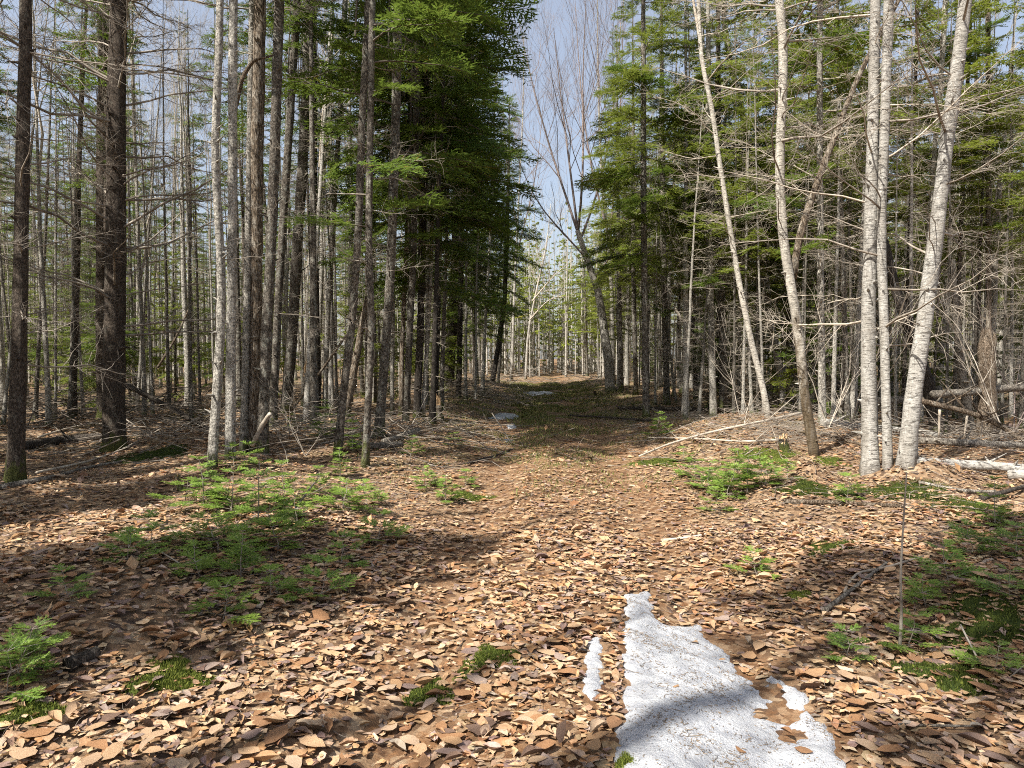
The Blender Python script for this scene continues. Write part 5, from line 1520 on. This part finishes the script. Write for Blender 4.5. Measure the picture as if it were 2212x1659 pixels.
def brush(name, label, cx, cy, n, sx, sy, hz, L, rad, mat, seed, parent=None):
    r = np.random.default_rng(seed)
    c = gp(cx, cy)
    x = c[0] + r.normal(0, sx, n); y = c[1] + r.normal(0, sy, n)
    a = r.normal(0, .7, n) + np.where(r.random(n) < .5, 0, math.pi)
    el = r.normal(.12, .3, n); l = r.uniform(*L, n)
    k = 5
    t = np.linspace(-.5, .5, k)
    P = np.zeros((n, k, 3))
    P[..., 0] = x[:, None] + (np.cos(a) * np.cos(el) * l)[:, None] * t
    P[..., 1] = y[:, None] + (np.sin(a) * np.cos(el) * l)[:, None] * t
    zb = H(x, y) + np.abs(r.normal(0, hz, n)) * np.exp(-((x - c[0]) / (2 * sx)) ** 2) + .03
    P[..., 2] = np.maximum(zb[:, None] + (np.sin(el) * l)[:, None] * t + r.uniform(-.25, .1, n)[:, None] * l[:, None] * (t ** 2), H(P[..., 0], P[..., 1]) + .012)
    P += wob(r, n, k, .012)
    V, T, Q = tubes(P, rad * r.uniform(.4, 1.3, n)[:, None] * np.linspace(1.1, .4, k)[None], 3)
    g = G(); g.add(V, Q=Q)
    tag(ob(name, g.mesh(name, [M[mat]])), label, None, None, 'stuff')
brush('brush_pile', 'tangle of thin grey dead twigs heaped on the right-hand mound', 1690, 935, 300, .55, .5, .14, (.15, .8), .004, 'twig', 51)
brush('brush_pile', 'low dead brush at the foot of the speckled pair', 1500, 905, 110, 1.5, .8, .06, (.3, 1.4), .006, 'twig', 52)
brush('brush_pile', 'dead sticks littering the ground behind the silver birches', 2040, 950, 220, 2.0, 1.1, .12, (.4, 2.2), .010, 'twig', 53)
brush('brush_pile', 'dark fallen branches heaped deep in the left stand', 150, 905, 420, 2.6, 1.6, .3, (.5, 2.4), .012, 'dark_twig', 54)
brush('brush_pile', 'dead branches littering the ground behind the four-stem clump', 640, 935, 420, 2.0, 1.6, .2, (.4, 1.8), .009, 'twig', 55)
brush('brush_pile', 'pale slash heaped across the far end of the trail', 1180, 829, 180, 5.0, 2.0, .35, (.8, 3.0), .016, 'twig', 56)
brush('brush_pile', 'dead brush at the left trail edge beyond the split stump', 1010, 860, 320, 1.6, 2.0, .3, (.5, 2.2), .010, 'twig', 57)

def shrub(label, zx, zy, h, n, seed, mat='pale_twig', d=None, spread=.5):
    r = np.random.default_rng(seed)
    b = gp(zx, zy) if d is None else at(zx, zy, d)
    b[2] = float(H(b[0], b[1]))
    root = empty('bare_shrub', b)
    for i in range(n):
        st = {}
        a = r.uniform(0, 6.28)
        l = h * r.uniform(.6, 1.1)
        t = np.linspace(0, 1, 7)[:, None]
        P = np.array([math.cos(a) * spread, math.sin(a) * spread, 1.]) * t * l
        P[:, :2] += np.array([math.cos(a), math.sin(a)]) * (t ** 2) * l * r.uniform(-.1, .35)
        P[1:] += np.cumsum(r.normal(0, .02 * h, (6, 3)), 0)
        grow(st, P, .0065 * h / 2 + .002, .002, 2, r, .8, .3)
        ob('stem', flush(st).mesh('stem', [M[mat]]), root)
    tag(root, label, 'shrub')
shrub('leafless pale shrub behind the crooked birch foot', 1790, 925, 3.4, 3, 801)
shrub('leafless shrub arching between the crooked birch and the thickest birch', 1835, 905, 3.8, 3, 802, d=13.5)
shrub('leafless twiggy shrub at the right edge by the broken snag', 2175, 960, 3.6, 3, 803, d=12.5)
shrub('leafless shrub in front of the leaning white stems', 1600, 925, 2.4, 3, 804, d=14.5)
shrub('leafless brown-budded shrub above the right edge', 2190, 930, 5.0, 3, 805, 'red_twig', d=14)
shrub('leafless shrub among the left saplings by the leaning grey trunk', 660, 985, 1.5, 3, 806, 'twig')
shrub('leafless thin shrub behind the speckled pair', 1490, 890, 4.2, 3, 807, 'twig', d=20)
shrub('leafless shrub near the far right fir crowns', 2120, 900, 5.5, 3, 808, 'pale_twig', d=17)

def poles():
    r = np.random.default_rng(88)
    k = 0
    spots = [(1480, 17.5), (1510, 19), (1585, 17), (1625, 18.5), (1650, 16.5), (1735, 16), (1752, 18), (1800, 15.5), (1815, 17.5), (1845, 16.5), (1935, 15.5), (1968, 14.8), (2015, 16.5), (2045, 15), (2110, 17), (2165, 15.5), (2185, 17), (2205, 14.5), (1415, 22), (1460, 23),
             (330, 16), (365, 17.5), (412, 15.5), (432, 18), (180, 17), (150, 15.5), (110, 18), (75, 16.5), (295, 18.5), (655, 19), (720, 20), (755, 18.5), (5, 15)]
    where = ['the speckled pair', 'the speckled pair', 'the speckled pair', 'the leaning white stem', 'the leaning white stem', 'the crooked birch', 'the crooked birch', 'the thickest birch', 'the thickest birch', 'the thickest birch', 'the slimmer twin birch', 'the leaning silver birch',
             'the leaning silver birch', 'the shelf-fungus snag', 'the shelf-fungus snag', 'the broken grey snag', 'the broken grey snag', 'the right picture edge', 'the right trail-edge fir', 'the right trail-edge fir',
             'the thickest spruce', 'the thickest spruce', 'the wavy pale stem', 'the wavy pale stem', 'the thickest spruce', 'the far left spruce', 'the far left spruce', 'the far left spruce', 'the thickest spruce', 'the splintered stump', 'the near-black fir', 'the lichen-grey trunk', 'the left picture edge']
    lmx = [1541, 1541, 1541, 1661, 1661, 1750, 1750, 1880, 1880, 1880, 1918, 1960, 1960, 2094, 2094, 2127, 2127, 2212, 1396, 1396, 247, 247, 457, 457, 247, 35, 35, 35, 247, 669, 687, 727, 0]
    seen = {}
    for (zx, d), w, lx in zip(spots, where, lmx):
        x = at(zx, 880, d)[0]
        root = empty('dead_pole_fir', (x, d, float(H(x, d))), r.uniform(0, 6.28), (1, 1, 1))
        root.rotation_euler = (r.normal(0, .05), r.normal(0, .05), r.uniform(0, 6.28))
        sc = r.uniform(.3, .55)
        ob('trunk', PT['grey_bark' if r.random() < .6 else 'fir_bark'][r.integers(0, 3)], root, mat4((0, 0, 0), 0, 0, 0, (sc, sc, r.uniform(.5, .8))))
        ob('lower_twigs', pick(r, PT_DEAD_PALE if zx > 1300 or r.random() < .4 else PT_DEAD), root, mat4((0, 0, -.2), 0, 0, 0, (.8, .8, .8)))
        lab = f"thin twiggy dead pole {['close', 'farther back', 'deep'][seen.get((w, zx < lx), 0) % 3]} behind and {'left' if zx < lx else 'right'} of {w}"
        seen[(w, zx < lx)] = seen.get((w, zx < lx), 0) + 1
        tag(root, lab, 'tree', 'thin dead poles among the trunks')
poles()

# ------------------------------------------------------------------ moss and grass
def moss(label, zx, zy, rad, n, seed, dark=.0, mound=0., name='moss_patch'):
    r = np.random.default_rng(seed)
    c = gp(zx, zy)
    q = np.sqrt(r.random(n)) * rad; a = r.uniform(0, 6.28, n)
    q = q * (1 + .35 * np.sin(3 * a + seed) + .2 * np.sin(5 * a))
    x = c[0] + q * np.cos(a); y = c[1] + q * np.sin(a)
    qr = np.clip(q / (rad * (1 + .35 * np.sin(3 * a + seed) + .2 * np.sin(5 * a))), 0, 1)
    z = H(x, y) + .004 + .03 * (1 - qr ** 2) + .006 * vnoise(x, y, 5.)
    s = r.uniform(.004, .012, n)
    b = r.uniform(0, 6.28, n)
    tip = np.stack([x + r.normal(0, .006, n), y + r.normal(0, .006, n), z + s], 1)
    w = np.stack([np.cos(b), np.sin(b), np.zeros(n)], 1) * (s * .33)[:, None]
    o = np.stack([x, y, z - .006], 1)
    V = np.stack([o - w, o + w, tip], 1).reshape(-1, 3)
    c3 = np.zeros((n, 3)); c3[:, 0] = np.clip(r.normal(.55 - dark, .2, n), 0, 1)  # dark lowers the tint: shade put into the colour of some moss
    g = G(); g.add(V, np.arange(3 * n).reshape(-1, 3), c=np.repeat(c3, 3, 0))
    nr, na = 9, 30                                   # the cushion under the shoots
    qq, aa = np.meshgrid(np.linspace(0, 1, nr), np.linspace(0, 2 * math.pi, na, endpoint=False), indexing='ij')
    qw = qq * rad * (1 + .35 * np.sin(3 * aa + seed) + .2 * np.sin(5 * aa))
    X, Y = c[0] + qw * np.cos(aa), c[1] + qw * np.sin(aa)
    Z = H(X, Y) - .004 + .031 * (1 - qq ** 2) + .006 * vnoise(X, Y, 5.) - .02 * (qq > .99)
    idx = np.arange(nr * na).reshape(nr, na)
    Qm = np.stack([idx[:-1], idx[1:], np.roll(idx[1:], -1, 1), np.roll(idx[:-1], -1, 1)], -1).reshape(-1, 4)
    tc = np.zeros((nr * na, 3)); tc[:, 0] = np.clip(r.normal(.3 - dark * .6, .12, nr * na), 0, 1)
    g.add(np.stack([X, Y, Z], -1).reshape(-1, 3), Q=Qm, c=tc)
    tag(ob(name, g.mesh(name, [M['moss']], False)), label, 'moss', 'moss cushions', 'thing')
for i, (zx, zy, rad, n, dk, lab) in enumerate([
        (372, 1462, .16, 4500, .0, 'bright yellow-green moss cushion on the leaves near the bottom left'), (1052, 1425, .16, 3500, .15, 'moss patch in the centre of the foreground'),
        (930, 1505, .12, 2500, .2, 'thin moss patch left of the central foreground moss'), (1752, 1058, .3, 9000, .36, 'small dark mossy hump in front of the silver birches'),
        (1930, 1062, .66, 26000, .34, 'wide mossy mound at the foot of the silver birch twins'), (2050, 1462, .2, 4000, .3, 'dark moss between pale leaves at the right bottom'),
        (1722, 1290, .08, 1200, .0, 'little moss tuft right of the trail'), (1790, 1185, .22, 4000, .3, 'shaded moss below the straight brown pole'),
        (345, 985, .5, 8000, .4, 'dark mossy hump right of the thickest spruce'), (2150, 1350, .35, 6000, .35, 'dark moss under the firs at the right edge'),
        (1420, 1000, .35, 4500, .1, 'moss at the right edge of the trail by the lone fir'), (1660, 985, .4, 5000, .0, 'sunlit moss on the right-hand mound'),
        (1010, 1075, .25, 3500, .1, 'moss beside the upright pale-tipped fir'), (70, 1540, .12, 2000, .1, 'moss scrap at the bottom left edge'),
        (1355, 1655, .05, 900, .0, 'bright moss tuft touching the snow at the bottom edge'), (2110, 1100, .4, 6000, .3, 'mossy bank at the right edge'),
        (1780, 1000, .3, 4000, .05, 'moss at the crooked birch foot')]):
    moss(lab, zx, zy, rad, n, 900 + i, dk)
def ground_cover():
    r = np.random.default_rng(91)
    n = 60000
    d = 8 + (r.random(n) ** .8) * 34
    x = trail_c(d) + r.normal(0, 1.5, n)
    patch = vnoise(x * .35, d * .22, .9) + .5 * vnoise(x, d, .5)
    keep = (patch > -.05) & ~in_snow(x, d)
    x, d = x[keep], d[keep]; n = len(x)
    z = H(x, d)
    h = r.uniform(.02, .075, n) * np.clip(d / 14, .8, 1.6); a = r.uniform(0, 6.28, n)
    w = np.stack([np.cos(a), np.sin(a), np.zeros(n)], 1) * (h * .13 + .0015)[:, None]
    o = np.stack([x, d, z], 1)
    tip = o + np.stack([r.normal(0, .5, n) * h, r.normal(0, .5, n) * h, h], 1)
    V = np.stack([o - w, o + w, tip], 1).reshape(-1, 3)
    c = np.zeros((n, 3)); c[:, 0] = np.clip(r.normal(.22, .22, n), 0, 1)
    g = G(); g.add(V, np.arange(3 * n).reshape(-1, 3), c=np.repeat(c, 3, 0))
    tag(ob('ground_cover', g.mesh('ground_cover', [M['grass']], False), trail), kind='stuff')
ground_cover()
